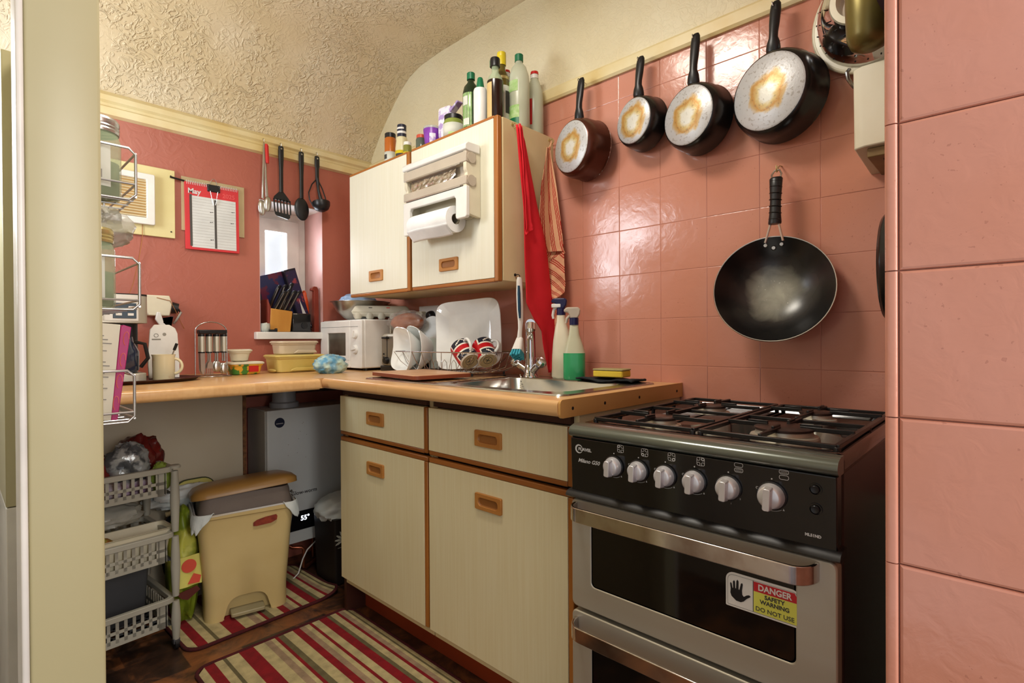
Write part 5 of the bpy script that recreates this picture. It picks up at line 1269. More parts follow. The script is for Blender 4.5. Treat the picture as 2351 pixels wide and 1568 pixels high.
fa = obj('front_panel', G().prism(rr(-1.24, -.434, -1.145, -.42, .006, 3), TZ+.205, TZ+.290), M_WPLAST, cm)
obj('control_pad', G().box(-1.215, -1.152, -.437, -.433, TZ+.212, TZ+.262), pm('blue_grey_pad', (40, 62, 78), .3), fa, bevel=.001)
for x, z in ((-1.200, .225), (-1.168, .225), (-1.166, .248)): obj('key', G().box(x-.008, x+.008, -.439, -.436, TZ+z-.004, TZ+z+.004), M_WPLAST, fa)
jg = obj('jug', G(T(-1.185, -.372, TZ+.032)).lathe([(0, 0), (.045, 0), (.052, .01), (.052, .07), (.036, .105), (.034, .12), (.030, .12), (.033, .10), (.049, .07), (.048, .012), (0, .004)], 32), pm('dark_jug_glass', (44, 52, 70), .1, coat=.5), cm, smooth=50)
obj('jug_handle', G().tube([(-1.150, -.395, TZ+.135), (-1.125, -.412, TZ+.128), (-1.117, -.418, TZ+.08), (-1.135, -.405, TZ+.05)], .006, 8), M_BLACK, jg)
wb = thing('white_cutting_board', 'white rounded cutting board leaning behind the mug', 'board', (-1.03, -.30, TZ), world=True)
MB_ = T(-1.035, -.268, TZ) @ R('X', -6)
obj('board', G(MB_ @ XZ).prism([(-.048, 0), (.048, 0), (.050, .06), (.047, .165), (.040, .185), (.022, .198), (-.026, .198), (-.040, .18), (-.047, .11), (-.050, .05)], -.006, .006), M_WPLAST, wb, bevel=.002)
obj('badge', G(MB_ @ XZ).ring(circ(-.022, .158, .0075, 20), circ(-.022, .158, .0055, 20), -.0072, -.006), M_INKL, wb); obj('badge', G(MB_ @ XZ).box(-.036, -.008, .141, .146, -.0072, -.006), M_INKL, wb)
obj('hole', G(MB_ @ XZ).prism(circ(.004, .162, .006, 14), -.0070, -.006), M_INKL, wb)
mg = thing('mug', 'cream mug with faded flowers standing in front of the white cutting board', 'mug', (-1.062, -.375, TZ), -20, world=False)
obj('cup', G().lathe([(0, 0), (.031, 0), (.033, .004), (.034, .082), (.0365, .090), (.034, .090), (.031, .080), (.030, .006), (0, .005)], 40), M_MUGC, mg, smooth=50)
obj('handle', G().tube([(.033+.022*math.sin(a), 0, .048+.026*math.cos(a)) for a in [PI*k/12 for k in range(13)]], .005, 10), M_MUGC, mg, smooth=60)
tsn = thing('teaspoon', 'steel spoon with a black tip standing in the cream mug', 'spoon', (-1.05, -.37, TZ+.05), world=True)
obj('stem', G().tube([(-1.058, -.374, TZ+.02), (-1.030, -.378, TZ+.105)], .0022, 8), M_STEEL, tsn); obj('tip', G().tube([(-1.0305, -.378, TZ+.104), (-1.022, -.379, TZ+.128)], .005, 10), M_BLACK, tsn)
co_ = thing('can_opener', 'cream wall-mounted can opener with black crank above the white cutting board', 'can opener', (-.985, -.03, 1.14), world=True)
obj('body', G().prism([(-1.045, 1.165), (-1.038, 1.150), (-.965, 1.150), (-.955, 1.20), (-.965, 1.232), (-1.045, 1.232)], -.062, -.002, XZ), M_CPLAST, co_, bevel=.004)
obj('arm', G().prism([(-1.012, 1.165), (-1.000, 1.163), (-.990, 1.125), (-.968, 1.102), (-.962, 1.135), (-.968, 1.155), (-.955, 1.160), (-.975, 1.095), (-1.000, 1.100), (-1.018, 1.130)][:5]+[(-.985, 1.100), (-1.004, 1.112), (-1.018, 1.135)], -.078, -.064, XZ), M_WPLAST, co_, bevel=.003)
obj('crank', G().cyl((-.953, -.04, 1.185), (-.930, -.045, 1.182), .024, .020, 20), M_BLACK, co_, smooth=40)
obj('crank_arm', G().tube([(-.93, -.045, 1.18), (-.925, -.06, 1.165), (-.945, -.07, 1.13), (-.955, -.07, 1.118)], .005, 8), M_WIRE, co_)
obj('cord', G().tube([(-1.01, -.063, 1.222), (-.965, -.066, 1.212), (-.945, -.066, 1.17), (-.92, -.03, 1.13), (-.90, -.01, 1.10)], .0012, 5), M_CORD, co_)
# ================================================================ far wall
vb = thing('vent_board', 'cream square board with a white louvred vent on the far wall', 'vent', (-1.05, 0, 1.472), world=True)
obj('board', G().box(-1.215, -.930, -.012, -.0005, 1.474, 1.755), M_VENTB, vb, bevel=.002)
g = G(T(0, -.012, 0) @ XZ); vfr = obj('vent_frame', g.ring(rr(-1.205, 1.515, -1.004, 1.718, .005, 3), rr(-1.180, 1.542, -1.033, 1.694, .003, 3), -.018, 0), M_WPLAST, vb, bevel=.003)
obj('vent_backing', G().box(-1.182, -1.031, -.018, -.013, 1.54, 1.696), M_VENTS, vb)
for k in range(14):
    z = 1.547+.0108*k
    obj('slat', G(T(0, -.024, z) @ R('X', 35)).box(-1.181, -1.020, -.0045, .0045, -.0007, .0007), pm('vent_slat', (232, 218, 180), .4) if k == 0 else MATS['vent_slat'], vb)
for x, z in ((-.945, 1.50), (-.945, 1.73)): obj('screw', G().cyl((x, -.0115, z), (x, -.0135, z), .003, n=10), M_DARK, vb)
sc_ = thing('hanging_cord', 'thin brown cord hanging down from the vent board', 'cord', (-1.03, -.012, 1.22), world=True)
obj('cord', G().tube([(-1.045, -.014, 1.515), (-1.046, -.016, 1.46), (-1.056, -.010, 1.38), (-1.075, -.006, 1.28), (-1.10, -.005, 1.20)], .0013, 5), M_CORD, sc_)
pn = thing('pencil', 'short black stick poking out left of the old calendar', 'pencil', (-.93, -.01, 1.725), world=True)
obj('stick', G().cyl((-.948, -.016, 1.726), (-.895, -.010, 1.722), .004, n=8), M_BLACK, pn)
# calendars
oc = thing('wall_calendar', 'older faded beige calendar hanging behind the red one', 'calendar', (-.78, -.005, 1.48), world=True)
obj('sheet', G().box(-.905, -.655, -.007, -.001, 1.515, 1.742), M_CALB, oc, bevel=.001)
rcal = thing('wall_calendar', 'red month calendar reading May clipped with a black bulldog clip', 'calendar', (-.785, -.012, 1.435), world=True)
CF = T(0, -.0075, 0) @ FY(-.893, 0, 1.437) @ R('Z', .6)      # u right, v up, origin bottom-left
obj('board', G(CF).box(0, .213, 0, .283, 0, .008), M_CALR, rcal, bevel=.001)
obj('page', G(CF).box(.024, .200, .010, .228, .008, .0092), M_CALW, rcal)
obj('date_column', G(CF).box(.017, .026, .014, .232, .0092, .0097), M_CALG, rcal); obj('date_column', G(CF).box(.112, .121, .012, .222, .0092, .0097), M_CALG, rcal)
g = G(CF)
for k in range(17):
    z = .020+.0123*k; g.box(.026, .111, z, z+.0006, .0092, .0096); g.box(.122, .199, z, z+.0006, .0092, .0096)
o = obj('ruled_line', g, M_INKL, rcal); o['kind'] = 'stuff'
g = G(CF)
for x, z in ((.095, .165), (.094, .122), (.178, .128), (.182, .178), (.095, .046)): g.box(x, x+.006, z, z+.003, .0092, .0097); g.box(x+.008, x+.012, z+.001, z+.004, .0092, .0097)
o = obj('pen_mark', g, M_INK, rcal); o['kind'] = 'stuff'
text('May', .030, CF @ T(.036, .246, .0083), M_CALW, rcal, bold=.0008)
text('2025', .026, CF @ T(.172, .246, .0083), M_CALP, rcal, bold=.0004)
g = G(CF)
for k in range(30):
    if 12 < k < 18: continue
    x = .008+.0068*k; g.tube([(x, .273, .011), (x, .281, .0125), (x, .290, .006), (x, .284, -.002)], .0009, 5)
o = obj('spiral', g, M_WPLAST, rcal); o['kind'] = 'stuff'
g = G(T(0, -.0075, 0) @ FY(-.893, 0, 1.437))
bc = thing('bulldog_clip', 'black bulldog clip with wire arms on top of the red calendar', 'clip', (-.785, -.018, 1.69), world=True)
obj('jaw', G(CF).prism([(.086, .256), (.137, .256), (.137, .287), (.086, .287)], -.004, .013), M_BLACK, bc, bevel=.003)
obj('wire_arm', G(CF).tube([(.097, .258, .013), (.104, .215, .014), (.108, .199, .014), (.115, .199, .014), (.119, .215, .014), (.126, .258, .013)], .0011, 6), M_WIRE, bc)
obj('wire_arm', G(CF).tube([(.097, .286, -.002), (.103, .305, .003), (.110, .314, .005), (.118, .314, .005), (.124, .305, .003), (.128, .286, -.002)], .0011, 6), M_WIRE, bc)

# utensils on hooks along the rail
def uhook(t, x): obj('hook', G().tube([(x, -.022, 1.976), (x, -.034, 1.979), (x, -.042, 1.972), (x, -.041, 1.963), (x, -.036, 1.961)], .0014, 6), M_WIRE, t)
UG = 'utensils hanging from hooks on the far rail'
UY = -.038
tg = thing('tongs', 'steel kitchen tongs with a red grip, leftmost utensil on the rail', 'tongs', (-.58, UY, 1.62), group=UG, world=True)
uhook(tg, -.579)
for s_ in (-1, 1):
    obj('arm', G(T(-.577, UY, 0) @ XZ).prism([(s_*.002, 1.958), (s_*.002+.005*s_, 1.955), (s_*.013, 1.80), (s_*.016+(.004 if s_ > 0 else 0), 1.70), (s_*.006, 1.70), (s_*.004, 1.80)], -.010 if s_ < 0 else .002, -.002 if s_ < 0 else .010), M_STEEL, tg, bevel=.002)
    obj('cup', G(T(-.577+s_*.012, UY-s_*.002, 1.668+.010*s_) @ R('Y', s_*4)).blob((0, 0, 0), (.018, .009, .036), 20, 12, 0), M_STEEL, tg, smooth=60)
obj('grip', G().loft([[(-.567+dx+a, UY-.008+b, z) for a, b in circ(0, 0, w_, 12, .006)] for z, w_, dx in ((1.952, .005, -.004), (1.945, .0085, -.002), (1.89, .0085, 0), (1.865, .007, .001))]), M_REDP, tg, smooth=60)
def uhandle(t, x, z0, z1, w0=.0095, w1=.013, y=UY):
    loops = [[(x+a, y+b, z) for a, b in circ(0, 0, w_, 14, .005)] for z, w_ in ((z1, w1*.8), (z1-.006, w1), (z1-.05, w1), ((z0+z1)/2, w0*1.05), (z0, w0))]
    obj('handle', G().loft(loops), M_BLACK, t, smooth=60); obj('hanging_hole', G().prism(circ(x, z1-.012, .004, 12), y-.0056, y-.0046, XZ), M_WIRE, t)
sl = thing('slotted_turner', 'black slotted turner hanging second from the left on the rail', 'utensil', (-.50, UY, 1.62), group=UG, world=True)
uhook(sl, -.500); uhandle(sl, -.500, 1.745, 1.962)
g = G(T(-.500, UY, 0) @ XZ); outer = [(-.010, 1.748), (-.034, 1.722), (-.038, 1.700), (-.030, 1.640), (-.022, 1.632), (.030, 1.622), (.040, 1.630), (.042, 1.690), (.036, 1.718), (.010, 1.748)]
g.prism([outer[0], outer[1], outer[2], (-.034, 1.708), (.042, 1.702), outer[8], outer[9]], -.002, .002); g.prism([(-.032, 1.652), (-.030, 1.640), (-.022, 1.632), (.030, 1.622), (.040, 1.630), (.041, 1.645)], -.002, .002)
for k in range(6):
    xa, xb = -.0375+.0151*k, -.0335+.0149*k; w_ = .0050
    g.prism([(xb, 1.650-.001*k), (xb+w_, 1.650-.001*k), (xa+w_, 1.712), (xa, 1.712)], -.002, .002)
obj('blade', g, M_BLACK, sl)
spn = thing('serving_spoon', 'black serving spoon hanging third from the left on the rail', 'utensil', (-.402, UY, 1.62), group=UG, world=True)
uhook(spn, -.402); uhandle(spn, -.402, 1.735, 1.960)
obj('bowl', G(T(-.402, UY, 1.683) @ R('Y', -4)).blob((0, 0, 0), (.036, .010, .055), 28, 18, 0), M_BLACK, spn, smooth=60)
ld = thing('ladle', 'black ladle hanging rightmost on the rail above the window', 'utensil', (-.322, UY, 1.62), group=UG, world=True)
uhook(ld, -.322); uhandle(ld, -.322, 1.84, 1.958)
obj('loop_frame', G().tube([(-.325, UY, 1.845), (-.350, UY-.002, 1.815), (-.368, UY-.004, 1.77), (-.366, UY-.008, 1.735), (-.350, UY-.012, 1.705)], .0032, 8).tube([(-.319, UY, 1.845), (-.296, UY-.002, 1.80), (-.282, UY-.004, 1.76), (-.280, UY-.010, 1.73)], .0032, 8), M_BLACK, ld, smooth=60)
obj('stem', G().tube([(-.322, UY, 1.85), (-.318, UY-.004, 1.79), (-.306, UY-.010, 1.735)], [.009, .0065, .010], 10), M_BLACK, ld, smooth=60)
obj('bowl', G(T(-.318, UY-.030, 1.725) @ R('X', -12)).lathe([(.042, 0), (.041, -.016), (.032, -.034), (.016, -.044), (0, -.046), (0, -.043), (.015, -.041), (.030, -.032), (.038, -.015), (.039, 0), (.042, 0)], 36), M_BLACK, ld, smooth=60)

# things on the window sill
ZS = 1.0885
kb = thing('knife_block', 'pale wooden block of black-handled knives on the window sill', 'knife block', (-.50, .03, ZS), world=True)
obj('block', G().prism([(-.545, 0), (-.447, 0), (-.440, .062), (-.435, .100), (-.540, .112)], -.005, .085, T(0, 0, ZS) @ XZ), M_KNIFEW, kb, bevel=.003)
obj('side_wing', G().prism([(-.553, 0), (-.546, 0), (-.538, .115), (-.552, .155)], -.004, .086, T(0, 0, ZS) @ XZ), M_REDWOOD, kb, bevel=.002)
for k, (x, L_, yy) in enumerate(((-.527, .125, .060), (-.497, .13, .062), (-.467, .14, .060), (-.520, .095, .015), (-.498, .105, .015), (-.474, .10, .015), (-.450, .10, .015))):
    g = G(); z0 = ZS+.098
    lp = []
    for f, w_, dx in ((0, .010, 0), (.1, .011, .003), (.45, .009, .012), (.75, .0105, .022), (.95, .012, .030), (1, .007, .032)):
        lp.append([(x+dx*1.1+a, yy-f*.055+b, z0+f*L_) for a, b in circ(0, 0, w_, 12, .007)])
    kh = obj('knife_handle', g.loft(lp), M_BLACK, kb, smooth=60)
    obj('handle_shine', G().tube([(x+.005+.026*f*1.1-.004, yy-f*.055-.0065, z0+f*L_) for f in (.1, .5, .9)], .0018, 5), M_STEEL, kh)
sbx = thing('gift_box', 'dark blue patterned box leaning back on the window sill behind the knives', 'box', (-.40, .09, ZS), world=True)
M = T(-.328, .085, ZS+.012) @ R('Y', -17)
M_BOXP = pm('box_print', (30, 36, 84), .35, c2=(96, 30, 56), sc=24, lo=.52, hi=.58)
obj('carton', G(M).box(-.020, .040, 0, .075, 0, .315), pm('box_dark', (34, 32, 46), .4), sbx, bevel=.001)
obj('printed_face', G(M).box(-.150, -.0202, .03, .072, .02, .312), M_BOXP, sbx, bevel=.001)
obj('printed_side', G(M).box(-.016, .036, -.0025, -.0003, .01, .305), pm('side_print', (44, 34, 70), .4, c2=(150, 60, 70), sc=34, lo=.56, hi=.62), sbx)
obj('white_panel', G(M).prism([(.004, .03), (.034, .01), (.012, .16)], -.0035, -.0025, XZ), M_WPLAST, sbx)
br = thing('small_radio', 'small black gadget with a round dial on the sill, right of the knife block', 'gadget', (-.40, .02, ZS), world=True)
obj('case', G().box(-.436, -.340, .0, .045, ZS, ZS+.092), M_BLACKG, br, bevel=.006)
obj('dial', G().cyl((-.375, -.004, ZS+.032), (-.375, 0, ZS+.032), .016, n=24), M_BLACK, br, smooth=40)
obj('silver_edge', G().box(-.432, -.412, -.002, .0, ZS+.086, ZS+.091), M_STEEL, br)
ob = thing('orange_bag', 'bright orange packet on the sill behind the leaning box', 'bag', (-.315, .12, ZS), world=True)
obj('bag', G().blob((-.316, .13, ZS+.10), (.022, .03, .112), 24, 18, .08, 2, 4, flatb=-.10), M_ORANGE, ob, smooth=60)
wbd = thing('wooden_board', 'red-brown wooden board with a rounded top standing at the right of the sill', 'board', (-.295, .04, ZS), world=True)
obj('board', G().prism([(-.315, 0), (-.288, 0), (-.290, .215), (-.297, .230), (-.312, .232), (-.326, .222), (-.328, .210), (-.314, .208)], .02, .045, T(0, 0, ZS) @ XZ), M_REDWOOD, wbd, bevel=.003)
sj = thing('small_jar', 'little clear glass jar with odds and ends at the left end of the sill', 'jar', (-.563, .0, ZS), world=False)
obj('jar', G().lathe([(0, 0), (.018, 0), (.021, .006), (.021, .034), (.019, .040), (.017, .040), (.018, .006), (0, .003)], 24), M_CLEARP, sj, smooth=50)
obj('contents', G().blob((0, 0, .022), (.016, .016, .018), 14, 10, .3, 3, 2), M_CPLAST, sj)
tc_ = thing('torch', 'tiny black torch lying in front of the knife block', 'torch', (-.53, -.02, ZS), world=True)
obj('barrel', G().cyl((-.556, -.020, ZS+.006), (-.530, -.024, ZS+.006), .0055, n=14).cyl((-.530, -.024, ZS+.0085), (-.520, -.0255, ZS+.0085), .0085, n=14), M_BLACK, tc_, smooth=40)

# ================================================================ spice racks and jars near the jamb
RG = 'wire spice racks on the end panel'
def rack(label, zb, zt, xr, zh):
    t = thing('wire_rack', label, 'rack', (-1.45, -1.28, zb), group=RG, world=True)
    xl = -1.453; y0, y1 = -1.415, -1.13; r = .010
    def u_end(y, z0, z1, name='end_frame'):
        pts = [(xl, y, z1), (xr-r, y, z1), (xr, y, z1-r), (xr, y, z0+r), (xr-r, y, z0), (xl, y, z0)]
        obj(name, G().tube(pts, .0023, 8), M_WIREW, t, smooth=60)
    u_end(y0, zb, zt); u_end(y1, zb, zt)
    for z in (zb, zh, zt): obj('side_rail', G().tube([(xr, y0, z+(-.008 if z == zt else .006 if z == zb else 0)), (xr, y1, z+(-.008 if z == zt else .006 if z == zb else 0))], .0019, 8), M_WIREW, t, smooth=60)
    obj('front_rail', G().tube([(xl, y0, zh), (xr, y0, zh)], .0019, 8), M_WIREW, t); obj('back_rail', G().tube([(xl, y0, zb+.004), (xl, y1, zb+.004)], .0019, 6), M_WIREW, t)
    for k in range(7):
        y = y0+.02+.04*k; obj('floor_wire', G().tube([(xl, y, zb+.002), (xr, y, zb+.002)], .0014, 6), M_WIREW, t)
    return t
rack('top wire spice rack, behind the jamb beside the vent', 1.298, 1.388, -1.347, 1.326)
rack('middle wire spice rack, at the height of the window sill', 1.105, 1.196, -1.343, 1.122)
rack('bottom wire spice rack, holding the tall carton', .908, .998, -1.352, .925)
def spice(label, x, y, z, r, h, lm):
    t = thing('storage_jar', label, 'jar', (x, y, z), 0, 'glass jars in the spice racks', world=False)
    obj('glass', G().lathe([(0, 0), (r*.92, 0), (r, .006), (r, h*.72), (r*.9, h*.80), (r*.86, h*.84)], 36), M_GLASSG, t, smooth=50)
    obj('contents', G().lathe([(0, .004), (r*.88, .004), (r*.92, .010), (r*.92, h*.45), (0, h*.46)], 28), M_HERB, t, smooth=50)
    obj('label', G().surf(lambda u, v: ((r+.0006)*math.cos(math.radians(195+100*u)), (r+.0006)*math.sin(math.radians(195+100*u)), h*.12+h*.52*v), 16, 1), M_LABEL, t, smooth=60)
    obj('label_text', G().surf(lambda u, v: ((r+.0012)*math.cos(math.radians(215+60*u)), (r+.0012)*math.sin(math.radians(215+60*u)), h*.22+h*.10*v), 10, 1), M_INKL, t, smooth=60)
    g = G(); pr_ = [(0, h)]
    pr_ = [(r*.84, h*.82), (r*.93, h*.82), (r*.95, h*.85), (r*.92, h*.87), (r*.95, h*.89), (r*.92, h*.91), (r*.95, h*.93), (r*.95, h*.97), (r*.88, h), (0, h)]
    obj('lid', g.lathe(pr_, 36), lm, t, smooth=30)
    return t
spice('big glass jar with gold lid in the top spice rack', -1.396, -1.365, 1.3015, .037, .140, M_SILVERLID)
spice('glass jar with yellow-gold lid in the middle spice rack', -1.405, -1.365, 1.1085, .036, .140, M_LIDS)
gb = thing('plastic_bag', 'grey see-through bag hanging out under the top spice rack', 'bag', (-1.37, -1.30, 1.24), world=True)
obj('bag', G().blob((-1.372, -1.30, 1.262), (.040, .06, .034), 36, 24, .16, 2.0, 6), M_GREYBAG, gb, smooth=60)
cn = thing('carton', 'tall cream carton with a magenta swirled edge in the bottom spice rack', 'carton', (-1.40, -1.35, .911), world=True)
M = T(-1.404, -1.365, .9135) @ R('Y', 5)
obj('box', G(M).box(-.046, .022, -.030, .030, 0, .168), M_CARTON, cn, bevel=.001)
obj('magenta_edge', G(M).prism([(.0215, .0), (.031, .0), (.038, .165), (.026, .168), (.0225, .165)], -.0305, .030, XZ), M_MAGENTA, cn, bevel=.001)
g = G(M)
for k in range(18):
    z = .035+.0065*k
    if k in (5, 11, 12): continue
    g.box(-.040, .012-.006*(k % 3), -.0308, -.0302, z, z+.002)
o = obj('printed_text', g, M_INKL, cn); o['kind'] = 'stuff'
obj('bold_text', G(M).box(-.040, -.022, -.0309, -.0302, .050, .0545), M_INK, cn)
for k in range(4): obj('swirl', G(M).tube([(.026+.002*k+.004*math.cos(a), -.0312, .030+.038*k+.012*math.sin(a)) for a in [2*PI*q/14 for q in range(11)]], .0006, 4), pm('swirl_ink', (226, 110, 90), .5) if k == 0 else MATS['swirl_ink'], cn)
# ================================================================ under the worktop and on the floor
bo = thing('boiler', 'white wall-hung gas boiler in the alcove under the worktop', 'boiler', (-.44, -.12, .145), world=True)
obj('case', G().loft([[(x, y, z) for x, y in rr(-.648, -.222, -.235, -.02, (.006, .05, .002, .002), 6)] for z in (.146, .745)]), M_BOILER, bo, smooth=40, bevel=.002)
obj('side_panel', G().box(-.6535, -.649, -.21, -.02, .15, .742), pm('boiler_side', (176, 174, 166), .4), bo)
obj('display', G().box(-.620, -.440, -.2245, -.2215, .200, .285), M_BLACKG, bo, bevel=.001)
text('55°', .030, FY(-.485, -.2247, .250), M_GLOW, bo, name='display_digits', bold=.0006)
text('Glow-worm', .024, FY(-.487, -.2224, .367), M_INK, bo, bold=.0004)
bk = obj('round_sticker', G().cyl((-.595, -.2224, .690), (-.595, -.2232, .690), .0215, n=36), M_NAVYD, bo)
text('******', .012, FY(-.595, -.2234, .683), M_WPLAST, bk, bold=.0004)
rs = random.Random(5)
for k in range(9): obj('speck', G().cyl((-.57+rs.uniform(0, .08), -.2222, .55+rs.uniform(-.08, .13)), (-.57+rs.uniform(0, .0), -.2224, .6), .0015, n=6) if False else G(FY(-.56+rs.uniform(0, .09), -.2223, .50+rs.uniform(0, .19))).prism(circ(0, 0, .0016, 8), 0, .0004), M_INKL, bo)
fp_ = thing('flue_pipe', 'grey plastic flue elbow standing on top of the boiler', 'pipe', (-.535, -.14, .745), world=True)
obj('collar', G(T(-.535, -.13, .746)).lathe([(0, 0), (.062, 0), (.062, .020), (.058, .024), (.050, .026), (.050, .075), (0, .075)], 36), M_GREYPIPE, fp_, smooth=40)
obj('elbow', G().tube([(-.535, -.13, .80), (-.537, -.128, .83), (-.56, -.11, .852), (-.59, -.08, .855), (-.62, -.03, .855)], .048, 20), M_GREYPIPE, fp_, smooth=60) if False else obj('upper_pipe', G(T(-.535, -.13, .815)).lathe([(0, 0), (.047, 0), (.047, .05), (0, .05)], 30), M_GREYPIPE, fp_, smooth=40)
obj('test_cap', G().cyl((-.512, -.178, .838), (-.510, -.188, .838), .012, n=20), pm('flue_cap', (70, 70, 96), .4), fp_, smooth=40)
struct('trim_6', G().box(-.70, -.02, -.10, -.085, .80, .868), pm('rough_timber', (84, 54, 38), .8, c2=(50, 32, 24), sc=30))
pp = thing('copper_pipes', 'copper pipes bending out below the boiler behind the pedal bin', 'pipes', (-.50, -.15, 0), world=True)
for P_ in ([(-.56, -.16, .146), (-.53, -.19, .118), (-.495, -.21, .115), (-.487, -.212, .105), (-.487, -.212, .025), (-.480, -.205, .015), (-.38, -.16, .03)], [(-.40, -.12, .146), (-.40, -.12, .02)]):
    obj('pipe', G().tube(P_, .0075, 12), M_COPPER, pp, smooth=60)
wc = thing('white_cable', 'thin white cable slanting below the boiler', 'cable', (-.47, -.2, .05), world=True)
obj('cable', G().tube([(-.40, -.20, .146), (-.43, -.21, .125), (-.475, -.22, .10), (-.50, -.23, .07), (-.53, -.25, .02), (-.56, -.26, .006)], .003, 8), M_WPLAST, wc, smooth=60)

# pedal bin
pb = thing('pedal_bin', 'beige plastic pedal bin with a tan lid propped open on its liner', 'bin', (-.785, -.330, .008), -13, world=False)
def bl(w_, d, z, r=.035, arch=0):
    out = []
    n = 10
    base = rr(-w_, -d, w_, d, r, 6)
    # refine the front edge so that the foot arch can be cut into it
    k0 = 6; pts = base[:k0+1]
    for q in range(1, 24):
        t = q/24; pts.append((base[k0][0]*(1-t)+base[k0+1][0]*t, base[k0][1]))
    pts += base[k0+1:]
    for x, y in pts:
        zz = z
        if arch and y < -d+.002 and abs(x) < .078: zz = max(z, arch*(1-(abs(x)/.078)**4)**.5)
        out.append((x, y, zz))
    return out
obj('body', G().loft([bl(.142, .105, 0, .04, .082), bl(.1425, .1055, .083, .04), bl(.158, .118, .30, .035), bl(.168, .124, .385, .035), bl(.174, .130, .390, .035), bl(.176, .131, .405, .035), bl(.170, .126, .405, .034), bl(.155, .115, .30, .034)], cap0=False, cap1=False), M_BIN, pb, smooth=40)
obj('inner_wall', G().box(-.082, .082, -.068, -.062, .002, .10).box(-.086, -.080, -.102, -.062, .002, .09).box(.080, .086, -.102, -.062, .002, .09), M_BIN, pb)
obj('pedal', G().prism(rr(-.058, -.125, .058, -.060, .008, 3), .012, .026), pm('pedal_grey', (168, 156, 120), .4), pb, bevel=.003)
obj('badge', G(T(.060, -.1275, .355) @ R('X', 2)).prism([(-.042, -.014), (-.030, -.016), (.02, -.013), (.040, -.004), (.042, .010), (.038, .016), (.0, .013), (-.03, .006), (-.042, -.002)], -.002, .001, XZ), pm('rust_red_badge', (150, 60, 36), .6, c2=(120, 40, 28), sc=60), pb)
obj('liner', G().loft([[(x*s_, y*s_, z) for x, y in rr(-.166, -.122, .166, .122, .034, 5)] for z, s_ in ((.36, .97), (.400, .985), (.425, .95), (.455, .93), (.47, .90))], cap0=False), M_LINERD, pb, smooth=50)
RIMP = rr(-.176, -.131, .176, .131, .036, 8)
for k0, k1 in ((0, 11), (6, 18)):        # liner folded out over the two front corners
    seg_ = [RIMP[-1]]+RIMP[0:9]+[(-.11, -.131)] if k0 == 0 else [(.12, -.131)]+RIMP[9:18]+[(.176, .02)]
    def flap(u, v, seg_=seg_):
        q = u*(len(seg_)-1); i = min(int(q), len(seg_)-2); t = q-i
        x = seg_[i][0]*(1-t)+seg_[i+1][0]*t; y = seg_[i][1]*(1-t)+seg_[i+1][1]*t
        n_ = mnoise.noise(Vector((u*5, v*2, seg_[0][0]*9)))
        e = 1+.02*math.sin(v*PI*.6)+.035*v*(1+n_)
        return (x*e, y*e, .411-(.062*math.sin(PI*u)**.6)*v*(1+.4*n_)+.006*math.sin(v*PI))
    obj('liner_flap', G().surf(flap, 36, 12), M_WHITEBAG, pb, smooth=60, solid=.001)
obj('liner_edge', G().tube([(x*1.01, y*1.01, .404+.003*math.sin(x*60)) for x, y in rr(-.170, -.126, .170, .126, .034, 5)], .0045, 6, True), M_LINER, pb, smooth=60)
LM = T(0, .128, .435) @ R('X', -9) @ R('Y', -3.5) @ T(0, -.128, 0)
obj('lid', G(LM).loft([[(x, y, z) for x, y in rr(-w_, -d, w_, d, .05, 7)] for z, w_, d in ((0, .183, .138), (.018, .183, .138), (.034, .168, .122), (.044, .14, .095), (.048, .10, .06))]), M_BINLID, pb, smooth=60)

# black recycling box with white liner by the cupboard
kbn = thing('black_bin', 'black cardboard bin with a pale palm-leaf print beside the base cupboard', 'bin', (-.36, -.36, .005), 0, world=True)
obj('box', G().loft([[(x, y, z) for x, y in rr(-.470+d, -.46+d, -.24-d, -.27-d, .01, 3)] for z, d in ((.006, .008), (.285, 0))]), pm('black_card', (34, 26, 22), .6), kbn)
LFM = Matrix(((1, 0, 0, -.425), (0, 0, -1, -.4605), (0, 1, 0, .195), (0, 0, 0, 1)))
g = G(LFM)
for k in range(7):
    a = math.radians(-55+28*k); 
    g2 = LFM @ R('Z', math.degrees(a)); G.M = I4
    gg = G(g2); gg.prism([(0, .008), (.006, .025), (.004, .040), (0, .044), (-.004, .030), (-.003, .012)], 0, .0006); obj('leaf_print', gg, M_LABEL, kbn)
obj('leaf_print', G(LFM).box(-.030, .045, -.032, -.029, 0, .0006), M_INKL, kbn)
obj('liner', G().blob((-.365, -.368, .305), (.130, .112, .060), 40, 24, .12, 2.0, 7), M_WHITEBAG, kbn, smooth=60)
FB = thing('shopping_bag', 'green and yellow shopping bag with red tomato print between trolley and pedal bin', 'bag', (-.955, -.30, .0), 0, world=True)
obj('bag', G().blob((-.985, -.275, .205), (.050, .085, .215), 40, 34, .08, 2.0, 9, flatb=-.198), M_GREENBAG, FB, smooth=60)
obj('yellow_print', G().surf(lambda u, v: (-1.022+.075*u, -.372-.004*math.sin(u*6), .16+.11*v), 12, 6), pm('bright_print', (232, 226, 120), .4), FB, smooth=60)
obj('tomato_print', G(FY(-.990, -.3775, .236)).prism(circ(0, 0, .024, 24), 0, .001), pm('tomato_red', (226, 90, 70), .4), FB)
obj('tomato_print', G(FY(-.975, -.3775, .185)).prism([(-.02, -.014), (.018, -.018), (.024, .006), (.0, .020)], 0, .001), MATS['tomato_red'], FB)
obj('dark_flap', G(FY(-.985, -.3765, .145)).prism([(-.045, .0), (.02, .012), (.03, -.004), (-.01, -.03), (-.03, -.02)], 0, .003), pm('maroon_flap', (90, 34, 28), .6), FB)
wbg = thing('carrier_bag', 'white plastic carrier bag spread over the top behind the pedal bin', 'bag', (-.93, -.20, .38), world=True)
